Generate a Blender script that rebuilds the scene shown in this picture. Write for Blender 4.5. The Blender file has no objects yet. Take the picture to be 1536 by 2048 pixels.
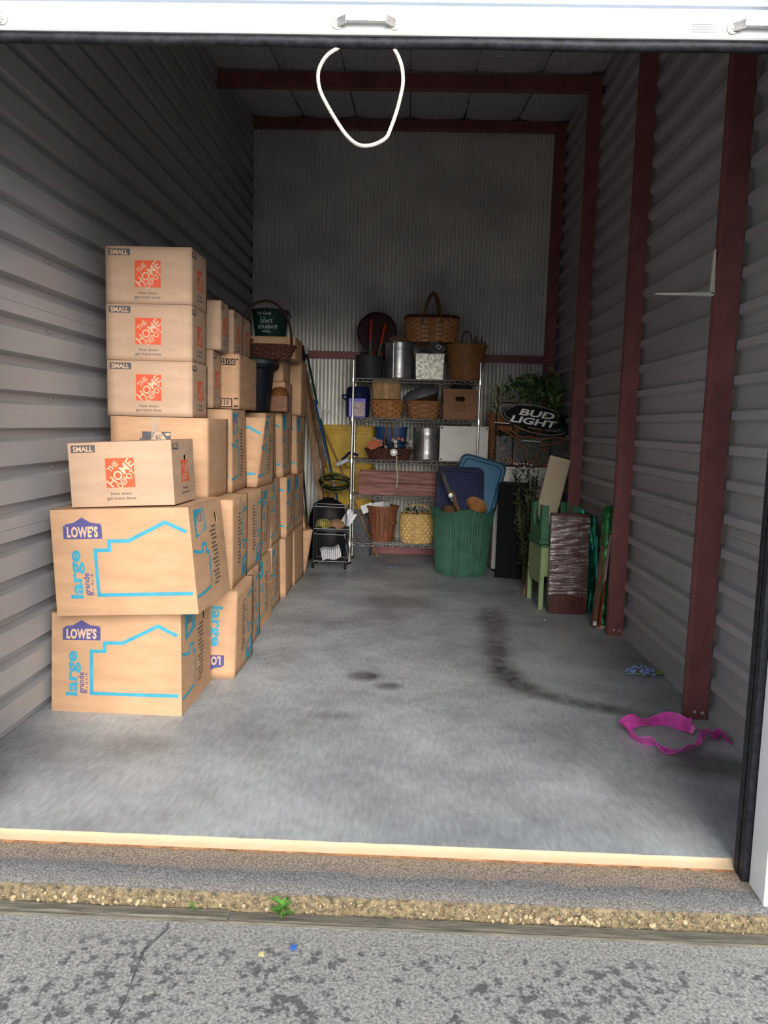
import bpy, bmesh, math, random
from mathutils import Vector, Matrix, noise

random.seed(7)
scene = bpy.context.scene
COL = scene.collection
PI = math.pi

# ------------------------------------------------------------------ camera, light, exposure
CAM_POS = Vector((-0.0252, -2.4157, 1.39))
YAW, PITCH, ROLL, FPX = -0.0271, -0.1123, 0.0269, 1543.7
_f = Vector((math.sin(YAW) * math.cos(PITCH), math.cos(YAW) * math.cos(PITCH), math.sin(PITCH)))
_r = Vector((math.cos(YAW), -math.sin(YAW), 0))
_u = _r.cross(_f)
_cr = _r * math.cos(ROLL) + _u * math.sin(ROLL)
_cu = -_r * math.sin(ROLL) + _u * math.cos(ROLL)
camd = bpy.data.cameras.new('camera')
cam = bpy.data.objects.new('camera', camd)
COL.objects.link(cam)
camd.sensor_fit = 'VERTICAL'
camd.sensor_height = 24.0
camd.lens = FPX / 2048 * 24.0
camd.clip_start = 0.02
mw = Matrix((_cr, _cu, -_f)).transposed().to_4x4()
mw.translation = CAM_POS
cam.matrix_world = mw
scene.camera = cam

# overcast sky all round
w = bpy.data.worlds.new('overcast_sky')
scene.world = w
w.use_nodes = True
bg = w.node_tree.nodes['Background']
bg.inputs[0].default_value = (0.86, 0.93, 1.0, 1)
bg.inputs[1].default_value = 0.9
# hazy sun behind the camera, softened by thin cloud
SUN_AZ, SUN_EL = math.radians(13), math.radians(21)   # low, off to the right of the camera
sd = bpy.data.lights.new('hazy_sun_offscreen', 'SUN')
sd.energy = 5.4
sd.angle = math.radians(44)
sd.color = (1.0, 0.955, 0.90)
sun = bpy.data.objects.new('hazy_sun_offscreen', sd)
COL.objects.link(sun)
sun.rotation_euler = Vector((-math.sin(SUN_AZ) * math.cos(SUN_EL), math.cos(SUN_AZ) * math.cos(SUN_EL), -math.sin(SUN_EL))).to_track_quat('-Z', 'Y').to_euler()

vs = scene.view_settings
vs.view_transform = 'Standard'
vs.look = 'None'
vs.gamma = 1.0
vs.use_curve_mapping = False
vs.exposure = 0.42

# ------------------------------------------------------------------ mesh helpers
class MB:
    def __init__(self):
        self.v = []
        self.f = []

    def add(self, vs_, fs):
        b = len(self.v)
        self.v += [tuple(p) for p in vs_]
        self.f += [tuple(i + b for i in q) for q in fs]
        return self

    def box(self, x0, x1, y0, y1, z0, z1, M=None):
        p = [Vector((x, y, z)) for z in (z0, z1) for y in (y0, y1) for x in (x0, x1)]
        if M:
            p = [M @ q for q in p]
        return self.add(p, [(0, 2, 3, 1), (4, 5, 7, 6), (0, 1, 5, 4), (2, 6, 7, 3), (0, 4, 6, 2), (1, 3, 7, 5)])

    def bar(self, a, b, wx, wy, up=(0, 1, 0)):
        a, b = Vector(a), Vector(b)
        d = (b - a).normalized()
        s = d.cross(Vector(up)).normalized()
        t = s.cross(d)
        p = []
        for c in (a, b):
            for i, j in ((-1, -1), (1, -1), (1, 1), (-1, 1)):
                p.append(c + s * (i * wx / 2) + t * (j * wy / 2))
        return self.add(p, [(0, 1, 2, 3), (7, 6, 5, 4), (0, 4, 5, 1), (1, 5, 6, 2), (2, 6, 7, 3), (3, 7, 4, 0)])

    def tube(self, pts, r, n=6, closed=False):
        pts = [Vector(p) for p in pts]
        m = len(pts)
        rs = r if isinstance(r, (list, tuple)) else [r] * m
        prev = None
        ring = []
        for i in range(m):
            if closed:
                t = pts[(i + 1) % m] - pts[i - 1]
            else:
                t = pts[min(i + 1, m - 1)] - pts[max(i - 1, 0)]
            t.normalize()
            if prev is None:
                a = Vector((0, 0, 1)) if abs(t.z) < .9 else Vector((1, 0, 0))
                prev = t.cross(a).normalized()
            s = (prev - t * prev.dot(t)).normalized()
            prev = s
            q = t.cross(s)
            ring.append([pts[i] + (s * math.cos(2 * PI * k / n) + q * math.sin(2 * PI * k / n)) * rs[i] for k in range(n)])
        fs = []
        for i in range(m if closed else m - 1):
            j = (i + 1) % m
            for k in range(n):
                fs.append((i * n + k, i * n + (k + 1) % n, j * n + (k + 1) % n, j * n + k))
        if not closed:
            fs.append(tuple(range(n - 1, -1, -1)))
            fs.append(tuple((m - 1) * n + k for k in range(n)))
        return self.add([p for g in ring for p in g], fs)

    def lathe(self, prof, n=24, sx=1, sy=1, c=(0, 0, 0), M=None, cap0=True, cap1=False, e=1.0, wob=None):
        vs_, fs = [], []
        for (r, z) in prof:
            for k in range(n):
                a = 2 * PI * k / n
                ca, sa = math.cos(a), math.sin(a)
                x = math.copysign(abs(ca) ** e, ca) * r * sx
                y = math.copysign(abs(sa) ** e, sa) * r * sy
                p = Vector((c[0] + x, c[1] + y, c[2] + z))
                if wob:
                    p = wob(p, a, r, z)
                vs_.append(M @ p if M else p)
        m = len(prof)
        for i in range(m - 1):
            for k in range(n):
                fs.append((i * n + k, i * n + (k + 1) % n, (i + 1) * n + (k + 1) % n, (i + 1) * n + k))
        if cap0:
            fs.append(tuple(range(n - 1, -1, -1)))
        if cap1:
            fs.append(tuple((m - 1) * n + k for k in range(n)))
        return self.add(vs_, fs)

    def grid(self, fn, nu, nv):
        vs_ = [fn(i / nu, j / nv) for j in range(nv + 1) for i in range(nu + 1)]
        fs = [(j * (nu + 1) + i, j * (nu + 1) + i + 1, (j + 1) * (nu + 1) + i + 1, (j + 1) * (nu + 1) + i)
              for j in range(nv) for i in range(nu)]
        return self.add(vs_, fs)

    def prism(self, poly, M, h):
        n = len(poly)
        p = [M @ Vector((x, y, 0)) for x, y in poly] + [M @ Vector((x, y, h)) for x, y in poly]
        return self.add(p, [tuple(range(n - 1, -1, -1)), tuple(range(n, 2 * n))] +
                        [(i, (i + 1) % n, n + (i + 1) % n, n + i) for i in range(n)])

    def build(self, name, mat, parent=None, smooth=False, bevel=0.0, seg=1):
        me = bpy.data.meshes.new(name)
        me.from_pydata(self.v, [], self.f)
        if bevel:
            bm = bmesh.new()
            bm.from_mesh(me)
            es = [e for e in bm.edges if len(e.link_faces) == 2 and e.calc_face_angle(0) > .6]
            bmesh.ops.bevel(bm, geom=es, offset=bevel, segments=seg, affect='EDGES', clamp_overlap=True)
            bm.to_mesh(me)
            bm.free()
        me.materials.append(mat)
        if smooth:
            for p in me.polygons:
                p.use_smooth = True
            try:
                me.set_sharp_from_angle(angle=math.radians(45))
            except Exception:
                pass
        o = bpy.data.objects.new(name, me)
        COL.objects.link(o)
        if parent:
            o.parent = parent
        return o


def tag(o, label, cat, group=None, kind=None):
    o['label'] = label
    o['category'] = cat
    if group:
        o['group'] = group
    if kind:
        o['kind'] = kind
    return o


def thing(name, label, cat, loc=(0, 0, 0), rz=0, group=None, rot=None):
    o = bpy.data.objects.new(name, None)
    COL.objects.link(o)
    o.empty_display_size = 0.05
    o.location = loc
    o.rotation_euler = rot if rot else (0, 0, rz)
    return tag(o, label, cat, group)


def struct(o, label=None, cat=None):
    o['kind'] = 'structure'
    if label:
        o['label'] = label
    if cat:
        o['category'] = cat
    return o


def stuff(o):
    o['kind'] = 'stuff'
    return o


def copy_tree(o, parent=None):
    c = o.copy()
    COL.objects.link(c)
    c.parent = parent
    for ch in list(o.children):
        copy_tree(ch, c)
    return c


def lerp(a, b, t):
    return a + (b - a) * t


# ------------------------------------------------------------------ materials
MATS = {}


def mat(name, col, rough=.6, metal=0., var=.12, scale=6., bump=0., bscale=40., col2=None, mask=(.35, .7),
        stretch=(1, 1, 1), spec=.28, alpha=1.0, trans=0., emit=None, detail=5., voronoi=None, coat=0.):
    if name in MATS:
        return MATS[name]
    m = bpy.data.materials.new(name)
    m.use_nodes = True
    nt = m.node_tree
    N, L = nt.nodes, nt.links
    b = N['Principled BSDF']
    b.inputs['Roughness'].default_value = rough
    b.inputs['Metallic'].default_value = metal
    b.inputs['Specular IOR Level'].default_value = spec
    b.inputs['Alpha'].default_value = alpha
    b.inputs['Transmission Weight'].default_value = trans
    b.inputs['Coat Weight'].default_value = coat
    tc = N.new('ShaderNodeTexCoord')
    mp = N.new('ShaderNodeMapping')
    mp.inputs['Scale'].default_value = stretch
    L.new(tc.outputs['Object'], mp.inputs['Vector'])
    if voronoi:
        nz = N.new('ShaderNodeTexVoronoi')
        nz.inputs['Scale'].default_value = voronoi
        L.new(mp.outputs[0], nz.inputs['Vector'])
        sep = N.new('ShaderNodeSeparateColor')
        L.new(nz.outputs['Color'], sep.inputs[0])
        fac = sep.outputs[0]
    else:
        nz = N.new('ShaderNodeTexNoise')
        nz.inputs['Scale'].default_value = scale
        nz.inputs['Detail'].default_value = detail
        nz.inputs['Roughness'].default_value = .6
        L.new(mp.outputs[0], nz.inputs['Vector'])
        fac = nz.outputs['Fac']
    cr = N.new('ShaderNodeValToRGB')
    c2 = col2 if col2 else tuple(c * (1 - 2.2 * var) for c in col)
    c1 = col if col2 else tuple(min(1, c * (1 + var)) for c in col)
    cr.color_ramp.elements[0].position = mask[0]
    cr.color_ramp.elements[1].position = mask[1]
    cr.color_ramp.elements[0].color = (*c2, 1)
    cr.color_ramp.elements[1].color = (*c1, 1)
    L.new(fac, cr.inputs[0])
    L.new(cr.outputs[0], b.inputs['Base Color'])
    if emit:
        b.inputs['Emission Color'].default_value = (*emit[0], 1)
        b.inputs['Emission Strength'].default_value = emit[1]
    if bump:
        n2 = N.new('ShaderNodeTexNoise')
        n2.inputs['Scale'].default_value = bscale
        n2.inputs['Detail'].default_value = 6
        L.new(mp.outputs[0], n2.inputs['Vector'])
        bp = N.new('ShaderNodeBump')
        bp.inputs['Strength'].default_value = bump
        bp.inputs['Distance'].default_value = .01
        L.new(n2.outputs['Fac'], bp.inputs['Height'])
        L.new(bp.outputs[0], b.inputs['Normal'])
    MATS[name] = m
    return m


WALL = mat('wall_steel_paint', (.40, .40, .41), .36, .15, .07, 2.5, .05, 60, stretch=(1, .3, 1))
WALLB = mat('back_wall_galvalume', (.80, .79, .74), .27, .35, .08, 2, .03, 40)
SHELL = mat('wall_backing', (.10, .10, .11), .8)
REDST = mat('dark_red_primer_steel', (.25, .09, .09), .42, .15, .12, 5, .04, 50)
CEILM = mat('ceiling_insulation_vinyl', (.55, .56, .57), .5, 0, .15, 30, .35, 55)
WHITEP = mat('white_door_enamel', (.66, .68, .67), .4, 0, .06, 4, col2=(.60, .60, .55), mask=(.25, .5))
DOORB = mat('curtain_pale_blue_grey', (.46, .52, .60), .35, .1, .05, 3)
FACADE = mat('facade_grey_white_steel', (.80, .82, .85), .45, .05, .05, 4)
RUBBER = mat('black_rubber', (.018, .02, .026), .55, 0, .3, 30, .2, 60)
BLACK = mat('black_plastic', (.008, .008, .0095), .55, 0, .2, 10, spec=.12)
ZINC = mat('zinc_hardware', (.55, .53, .50), .4, .8, .2, 30)
CARD = mat('kraft_cardboard', (.455, .275, .160), .78, 0, .07, 5, .06, 90, stretch=(1, 1, 3), spec=.2)
CARD2 = mat('paler_kraft_cardboard', (.44, .295, .20), .75, 0, .06, 5, .05, 90, stretch=(1, 1, 3), spec=.2)
ORANGE = mat('orange_print', (.62, .085, .033), .6, 0, .05, 20)
PRINTG = mat('charcoal_print', (.085, .08, .085), .6, 0, .08, 20)
CREAM = mat('bare_kraft_lettering', (.55, .37, .25), .75, 0, .05, 10)
TEAL = mat('turquoise_print', (.045, .29, .40), .55, 0, .08, 15)
PURPLE = mat('violet_blue_print', (.078, .070, .20), .6, 0, .08, 15)
TAPE = mat('clear_packing_tape', (.62, .52, .42), .12, 0, .1, 20, .15, 30, alpha=.35, spec=.6)

# ------------------------------------------------------------------ the room
XL, XR, D = -1.696, 1.52, 5.93


def ceil_z(y):
    return 3.80 + .118 * y


def floor_material():
    m = bpy.data.materials.new('floor_concrete')
    m.use_nodes = True
    N, L = m.node_tree.nodes, m.node_tree.links
    b = N['Principled BSDF']
    tc = N.new('ShaderNodeTexCoord')
    n1 = N.new('ShaderNodeTexNoise')
    n1.inputs['Scale'].default_value = 1.6
    n1.inputs['Detail'].default_value = 9
    n1.inputs['Roughness'].default_value = .65
    n1.inputs['Distortion'].default_value = .15
    L.new(tc.outputs['Object'], n1.inputs['Vector'])
    cr = N.new('ShaderNodeValToRGB')
    e = cr.color_ramp.elements
    e[0].position, e[1].position = .33, .67
    e[0].color = (.20, .212, .222, 1)
    e[1].color = (.405, .425, .435, 1)
    L.new(n1.outputs['Fac'], cr.inputs[0])
    at = N.new('ShaderNodeAttribute')
    at.attribute_name = 'stain'
    n2 = N.new('ShaderNodeTexNoise')
    n2.inputs['Scale'].default_value = 14
    n2.inputs['Detail'].default_value = 6
    L.new(tc.outputs['Object'], n2.inputs['Vector'])
    mr = N.new('ShaderNodeMapRange')
    mr.inputs[1].default_value = .25
    mr.inputs[2].default_value = .75
    mr.inputs[3].default_value = .55
    mr.inputs[4].default_value = 1.25
    L.new(n2.outputs['Fac'], mr.inputs[0])
    mu = N.new('ShaderNodeMath')
    mu.operation = 'MULTIPLY'
    mu.use_clamp = True
    L.new(at.outputs['Fac'], mu.inputs[0])
    L.new(mr.outputs[0], mu.inputs[1])
    mx = N.new('ShaderNodeMixRGB')
    mx.inputs[2].default_value = (.060, .058, .055, 1)
    L.new(mu.outputs[0], mx.inputs[0])
    L.new(cr.outputs[0], mx.inputs[1])
    # fine scratches
    mp = N.new('ShaderNodeMapping')
    mp.inputs['Scale'].default_value = (60, 14, 1)
    mp.inputs['Rotation'].default_value = (0, 0, .5)
    L.new(tc.outputs['Object'], mp.inputs[0])
    n3 = N.new('ShaderNodeTexNoise')
    n3.inputs['Scale'].default_value = 1
    n3.inputs['Detail'].default_value = 3
    L.new(mp.outputs[0], n3.inputs['Vector'])
    mx2 = N.new('ShaderNodeMixRGB')
    mx2.blend_type = 'OVERLAY'
    mx2.inputs[0].default_value = .34
    L.new(mx.outputs[0], mx2.inputs[1])
    L.new(n3.outputs['Fac'], mx2.inputs[2])
    L.new(mx2.outputs[0], b.inputs['Base Color'])
    b.inputs['Roughness'].default_value = .45
    b.inputs['Specular IOR Level'].default_value = .35
    bp = N.new('ShaderNodeBump')
    bp.inputs['Strength'].default_value = .12
    bp.inputs['Distance'].default_value = .01
    L.new(n2.outputs['Fac'], bp.inputs['Height'])
    L.new(bp.outputs[0], b.inputs['Normal'])
    return m


STROKES = [  # (x, y, radius_x, radius_y, strength)   oil and tyre marks on the slab
    (-.219, 1.744, .075, .075, 1.0), (-.09, 1.592, .06, .05, .75), (1.273, .743, .17, .13, .75), 
    (-1.192, .721, .20, .09, .42), (-1.36, .60, .16, .06, .2), (.309, .566, .25, .10, .16), (-.35, 1.15, .12, .05, .35),
    (-.605, 2.937, .3, .25, .35), (-.25, 2.98, .35, .22, .38), (-.75, 2.08, .15, .2, .3), (-.35, 2.45, .3, .2, .25),
    (-.1, 3.6, .35, .2, .35), (.3, 4.2, .3, .14, .3), (-.5, 4.6, .35, .14, .3), (.15, 2.3, .25, .2, .15), (.9, .35, .3, .12, .12)]
PATH = [(.68, 3.5, .10, .35), (.653, 3.25, .11, .55), (.60, 2.6, .10, .55), (.564, 2.03, .10, .72), (.60, 1.74, .11, .75), (.70, 1.55, .085, .65),
        (.85, 1.46, .075, .6), (.991, 1.384, .07, .62), (1.13, 1.31, .06, .5), (1.27, 1.244, .06, .45), (1.36, 1.15, .05, .2)]


def stain(x, y):
    q = noise.noise(Vector((x * 4, y * 4, 0))) * .35
    s = 0
    for a, b, rx, ry, k in STROKES:
        d = math.hypot((x - a) / rx, (y - b) / ry) + q
        s = max(s, k * max(0, min(1, 1.5 - d)) ** .8)
    for (a, b, r, k), (a2, b2, r2, k2) in zip(PATH, PATH[1:]):
        dx, dy = a2 - a, b2 - b
        t = max(0, min(1, ((x - a) * dx + (y - b) * dy) / (dx * dx + dy * dy)))
        d = math.hypot(x - a - dx * t, y - b - dy * t) / lerp(r, r2, t) + q
        s = max(s, 1.25 * lerp(k, k2, t) * max(0, min(1, 1.35 - d)))
    return s


fm = MB()
NX, NY = 130, 240
FX0, FX1 = -1.78, 1.60
fm.grid(lambda u, v: (lerp(FX0, FX1, u), lerp(0.02, D + .03, v), 0), NX, NY)
floor = fm.build('floor', floor_material())
a_ = floor.data.attributes.new('stain', 'FLOAT', 'POINT')
for i_, vtx in enumerate(floor.data.vertices):
    a_.data[i_].value = stain(vtx.co.x, vtx.co.y)
struct(floor, 'grey concrete slab floor with dark oil stains inside the unit', 'floor')


def ribbed_sheet(prof, y0, y1, ny=1):
    mb = MB()
    m = len(prof)
    mb.grid(lambda u, v: (prof[int(round(u * (m - 1)))][0], lerp(y0, y1, v), prof[int(round(u * (m - 1)))][1]), m - 1, ny)
    return mb


# left wall: flats towards the room, narrow grooves pushed back
wl = MB().box(XL - .10, XL - .06, -.02, D + .05, 0, 4.6).build('wall_left', SHELL)
struct(wl, 'grey ribbed steel partition wall beside the stacked boxes', 'wall')
PIT = .16
k0 = -9
for s in range(5):
    prof = []
    for k in range(6):
        zc = 1.466 + PIT * (k0 + s * 6 + k)
        for dz, dx in ((-.08, 0), (-.030, 0), (-.016, -.042), (.016, -.042), (.030, 0), (.079, 0)):
            prof.append((XL + dx - .0007 * (s % 2), zc + dz))
    prof = [(x, z) for x, z in prof if z > .012]
    if s == 0:
        prof = [(prof[0][0], .002)] + prof
    mb = ribbed_sheet(prof, -.0, D)
    mb.f = [q[::-1] for q in mb.f]
    mb.build('steel_sheet', WALL, wl)
sc = MB().lathe([(.0001, .004), (.006, .003), (.008, 0)], 8, M=Matrix.Rotation(PI / 2, 4, 'Y'), cap0=False)
scr0 = sc.build('screw', ZINC, wl)
first = True
for k in range(-8, 18, 2):
    for yy in (1.26, 2.80, 4.33):
        if first:
            o = scr0
            first = False
        else:
            o = scr0.copy()
            COL.objects.link(o)
        o.location = (XL - .036, yy, 1.466 + PIT * k)

# right wall: narrow ribs stand towards the room
wr = MB().box(XR + .03, XR + .07, -.02, D + .05, 0, 4.6).build('wall_right', SHELL)
struct(wr, 'grey ribbed steel partition wall behind the dark red posts', 'wall')
PR = .1625
for s in range(5):
    prof = []
    for k in range(6):
        zc = 1.476 + PR * (-9 + s * 6 + k)
        for dz, dx in ((-.0812, 0), (-.034, 0), (-.020, -.034), (.020, -.034), (.034, 0), (.080, 0)):
            prof.append((XR + dx + .0007 * (s % 2), zc + dz))
    prof = [(x, z) for x, z in prof if z > .015]
    if s == 0:
        prof = [(prof[0][0], .002)] + prof
    mb = ribbed_sheet(prof, -.0, D)
    mb.build('steel_sheet', WALL, wr)

# back wall: fine vertical corrugation in four sheets
wb = MB().box(XL - .1, XR + .1, D + .02, D + .06, 0, 4.7).build('wall_back', SHELL)
struct(wb, 'corrugated galvanised steel end wall behind the wire shelving', 'wall')
CP = .0407
ncr = 80
per = 20
for s in range(4):
    mb = MB()
    xs = []
    for k in range(per * 12 + 1):
        xx = XL - .01 + CP * (s * per) + CP * k / 12
        ph = 2 * PI * k / 12
        xs.append((xx, D - .012 - .0115 * math.cos(ph) - .0008 * (s % 2)))
    m_ = len(xs) - 1
    mb.grid(lambda u, v: (xs[int(round(u * m_))][0], xs[int(round(u * m_))][1], lerp(0, 4.55, v)), m_, 1)
    mb.build('corrugated_sheet', WALLB, wb, smooth=True)

# ceiling: sloping insulation blanket strips between purlins
cl = MB()
cl.add([(XL - .1, -.1, ceil_z(-.1) + .04), (XR + .1, -.1, ceil_z(-.1) + .04), (XR + .1, D + .06, ceil_z(D) + .04), (XL - .1, D + .06, ceil_z(D) + .04),
        (XL - .1, -.1, ceil_z(-.1) + .1), (XR + .1, -.1, ceil_z(-.1) + .1), (XR + .1, D + .06, ceil_z(D) + .1), (XL - .1, D + .06, ceil_z(D) + .1)],
       [(0, 3, 2, 1), (4, 5, 6, 7), (0, 1, 5, 4), (2, 3, 7, 6), (0, 4, 7, 3), (1, 2, 6, 5)])
cl = cl.build('ceiling', SHELL)
struct(cl, 'dark sloping roof lined with quilted insulation blanket', 'ceiling')
for s in range(6):
    x0, x1 = lerp(XL - .05, XR + .05, s / 6), lerp(XL - .05, XR + .05, (s + 1) / 6)

    def fn(u, v, x0=x0, x1=x1):
        y = lerp(-.05, D + .02, v)
        return (lerp(x0 + .002, x1 - .002, u), y, ceil_z(y) + .035 - .035 * (1 - abs(2 * u - 1) ** 4) + .006 * noise.noise(Vector((u * 3 + x0 * 9, v * 20, 0))))
    mb = MB().grid(fn, 10, 40)
    mb.f = [q[::-1] for q in mb.f]
    mb.build('insulation_strip', CEILM, cl, smooth=True)

# dark red frame: purlins, posts, girts
n_ = 0
for yy, h in ((1.31, .12), (2.83, .12), (4.35, .125)):
    z1 = ceil_z(yy) + (-.02 if yy > 4 else 0)
    n_ += 1
    b_ = MB().box(XL - .03, XR + .02, yy, yy + .06, z1 - h, z1).build('trim_%d' % n_, REDST, bevel=.004)
    struct(b_, ['dark red steel roof purlin nearest the roller door', 'dark red steel roof purlin over the middle of the unit', 'dark red steel roof purlin meeting the third red post'][n_ - 1], 'beam')
b_ = MB().box(XL - .03, XR + .02, D - .09, D - .02, 4.39, 4.49).build('trim_4', REDST, bevel=.004)
struct(b_, 'dark red steel beam along the top of the corrugated back wall', 'beam')
PL = ['dark red steel post with a white bracket screwed to it', 'dark red steel post beside the green foil rolls', 'dark red steel post beside the neon beer sign', 'dark red steel corner post against the corrugated back wall']
for i, (px_, py_) in enumerate(((1.375, 1.262), (1.385, 2.785), (1.385, 4.30), (1.385, 5.80))):
    zt = ceil_z(py_) - .03
    root = thing('steel_post', PL[i], 'post', (px_, py_, 0), group='dark red steel posts on the right wall')
    # C channel: front web with two returns and lips
    W_, DP, T = .105, .056, .004
    MB().box(0, W_, 0, T, 0, zt).build('front_web', REDST, root, bevel=.0015)
    MB().box(0, T, T, DP, 0, zt).box(0, .018, DP - T, DP, 0, zt).build('side_flange', REDST, root)
    MB().box(W_ - T, W_, T, DP, 0, zt).box(W_ - .018, W_, DP - T, DP, 0, zt).build('side_flange', REDST, root)
    if i < 2:
        for bx, bz in ((.042, .040), (.080, .036)):
            MB().lathe([(.0085, 0), (.0085, .003), (.006, .006), (.0001, .0065)], 10, M=Matrix.Translation((bx, 0, bz)) @ Matrix.Rotation(PI / 2, 4, 'X')).build('bolt', mat('pale_bolt', (.55, .55, .52), .5, .3), root, smooth=True)
g_ = MB().box(XL, XR, D - .075, D - .022, 2.075, 2.15).build('trim_5', REDST, bevel=.003)
struct(g_, 'dark red horizontal girt across the corrugated back wall', 'rail')
g_ = MB().box(XL, XR, D - .06, D - .022, 0, .085).build('trim_6', REDST, bevel=.003)
struct(g_, 'dark red base channel along the foot of the back wall', 'rail')

# front: lip, sloped sill, pebbly edge, wooden joint board, apron
YEL = mat('worn_yellow_lip', (.48, .33, .19), .7, 0, .12, 7, .1, 40, col2=(.46, .37, .26), mask=(.2, .8))
RUST = mat('rust_line', (.42, .20, .09), .85, 0, .25, 25, .1, 60)
SILL = mat('sill_concrete', (.36, .31, .27), .85, 0, .16, 9, .3, 120, col2=(.22, .20, .19), mask=(.3, .62))
AGG = mat('aggregate_face', (.26, .20, .115), .9, 0, .3, 60, .8, 110, col2=(.06, .05, .032), mask=(.35, .65))
PEB = mat('limestone_pebble', (.40, .325, .20), .75, 0, .12, 30, .15, 80)
PEB2 = mat('brown_pebble', (.24, .17, .095), .75, 0, .15, 30, .15, 80)
XW0, XW1 = -3.2, 3.4


def sill_mat():
    m = bpy.data.materials.new('sill_speckled_concrete')
    m.use_nodes = True
    N, L = m.node_tree.nodes, m.node_tree.links
    b = N['Principled BSDF']
    b.inputs['Roughness'].default_value = .85
    tc = N.new('ShaderNodeTexCoord')
    n1 = N.new('ShaderNodeTexNoise')
    n1.inputs['Scale'].default_value = 170
    n1.inputs['Detail'].default_value = 3
    L.new(tc.outputs['Object'], n1.inputs[0])
    n2 = N.new('ShaderNodeTexNoise')
    n2.inputs['Scale'].default_value = 5
    n2.inputs['Detail'].default_value = 6
    L.new(tc.outputs['Object'], n2.inputs[0])
    sp = N.new('ShaderNodeSeparateXYZ')
    L.new(tc.outputs['Object'], sp.inputs[0])
    ad = N.new('ShaderNodeMath')
    ad.operation = 'MULTIPLY_ADD'
    ad.inputs[1].default_value = .10
    L.new(n2.outputs['Fac'], ad.inputs[0])
    L.new(sp.outputs['Y'], ad.inputs[2])
    r1 = N.new('ShaderNodeValToRGB')
    e = r1.color_ramp.elements
    mrn = N.new('ShaderNodeMapRange')
    mrn.inputs[1].default_value = -.19
    mrn.inputs[2].default_value = .05
    L.new(ad.outputs[0], mrn.inputs[0])
    e[0].position = 0.0
    e[0].color = (.40, .36, .31, 1)
    e[1].position = 1
    e[1].color = (.40, .27, .17, 1)
    for p, c in ((.22, (.31, .30, .29)), (.5, (.20, .20, .205)), (.56, (.30, .25, .215)), (.82, (.36, .28, .21))):
        x = e.new(p)
        x.color = (*c, 1)
    L.new(mrn.outputs[0], r1.inputs[0])
    r2 = N.new('ShaderNodeValToRGB')
    r2.color_ramp.elements[0].position, r2.color_ramp.elements[1].position = .38, .66
    r2.color_ramp.elements[0].color = (.34, .34, .34, 1)
    r2.color_ramp.elements[1].color = (.92, .92, .92, 1)
    L.new(n1.outputs['Fac'], r2.inputs[0])
    mx = N.new('ShaderNodeMixRGB')
    mx.blend_type = 'MULTIPLY'
    mx.inputs[0].default_value = 1
    L.new(r1.outputs[0], mx.inputs[1])
    L.new(r2.outputs[0], mx.inputs[2])
    L.new(mx.outputs[0], b.inputs['Base Color'])
    bp = N.new('ShaderNodeBump')
    bp.inputs['Strength'].default_value = .5
    bp.inputs['Distance'].default_value = .004
    L.new(n1.outputs['Fac'], bp.inputs['Height'])
    L.new(bp.outputs[0], b.inputs['Normal'])
    return m


sill = MB()
PF = [(-.012, -.022), (-.05, -.026), (-.12, -.031), (-.19, -.037), (-.222, -.040)]
NXS = 160


def sfn(u, v):
    i = v * (len(PF) - 1)
    a = PF[int(round(i))]
    x = lerp(XW0, XW1, u)
    return (x, a[0], a[1] + .0015 * noise.noise(Vector((x * 6, a[0] * 20, 2))))


sill.grid(sfn, NXS, len(PF) - 1)
sill.f = [q[::-1] for q in sill.f]
sill = sill.build('trim_7', sill_mat(), smooth=True)
struct(sill, 'weathered concrete sill sloping down in front of the door opening', 'sill')
lip = MB().grid(lambda u, v: (lerp(XW0, XW1, u), lerp(.021, -.014, v ** 1.3) + .002 * noise.noise(Vector((u * 60, 0, 0))), lerp(0.0005, -.023, v ** .7) + .0012 * noise.noise(Vector((u * 90, v * 3, 0)))), 220, 6)
lip.f = [q[::-1] for q in lip.f]
lip = lip.build('trim_8', YEL, smooth=True)
struct(lip, 'worn yellow painted lip along the front edge of the slab', 'lip')
rl = MB().grid(lambda u, v: (lerp(XW0, XW1, u), lerp(-.012, -.022 - .006 * noise.noise(Vector((u * 120, 0, 5))), v), -.0212 - .0012 * v), 240, 1)
rl.f = [q[::-1] for q in rl.f]
rl.build('rust_line', RUST, lip)
edge = MB().grid(lambda u, v: (lerp(XW0, XW1, u), -.218 - .016 * math.sin(min(v * 3, 1) * PI / 2) + min(1, v * 4) * .006 * noise.noise(Vector((u * 150, v * 4, 1))), lerp(-.0385, -.098, v)), 400, 6)
edge.f = [q[::-1] for q in edge.f]
edge = edge.build('trim_9', AGG, smooth=True)
struct(edge, 'exposed pebble edge of the concrete sill above the wooden joint board', 'kerb')


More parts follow.
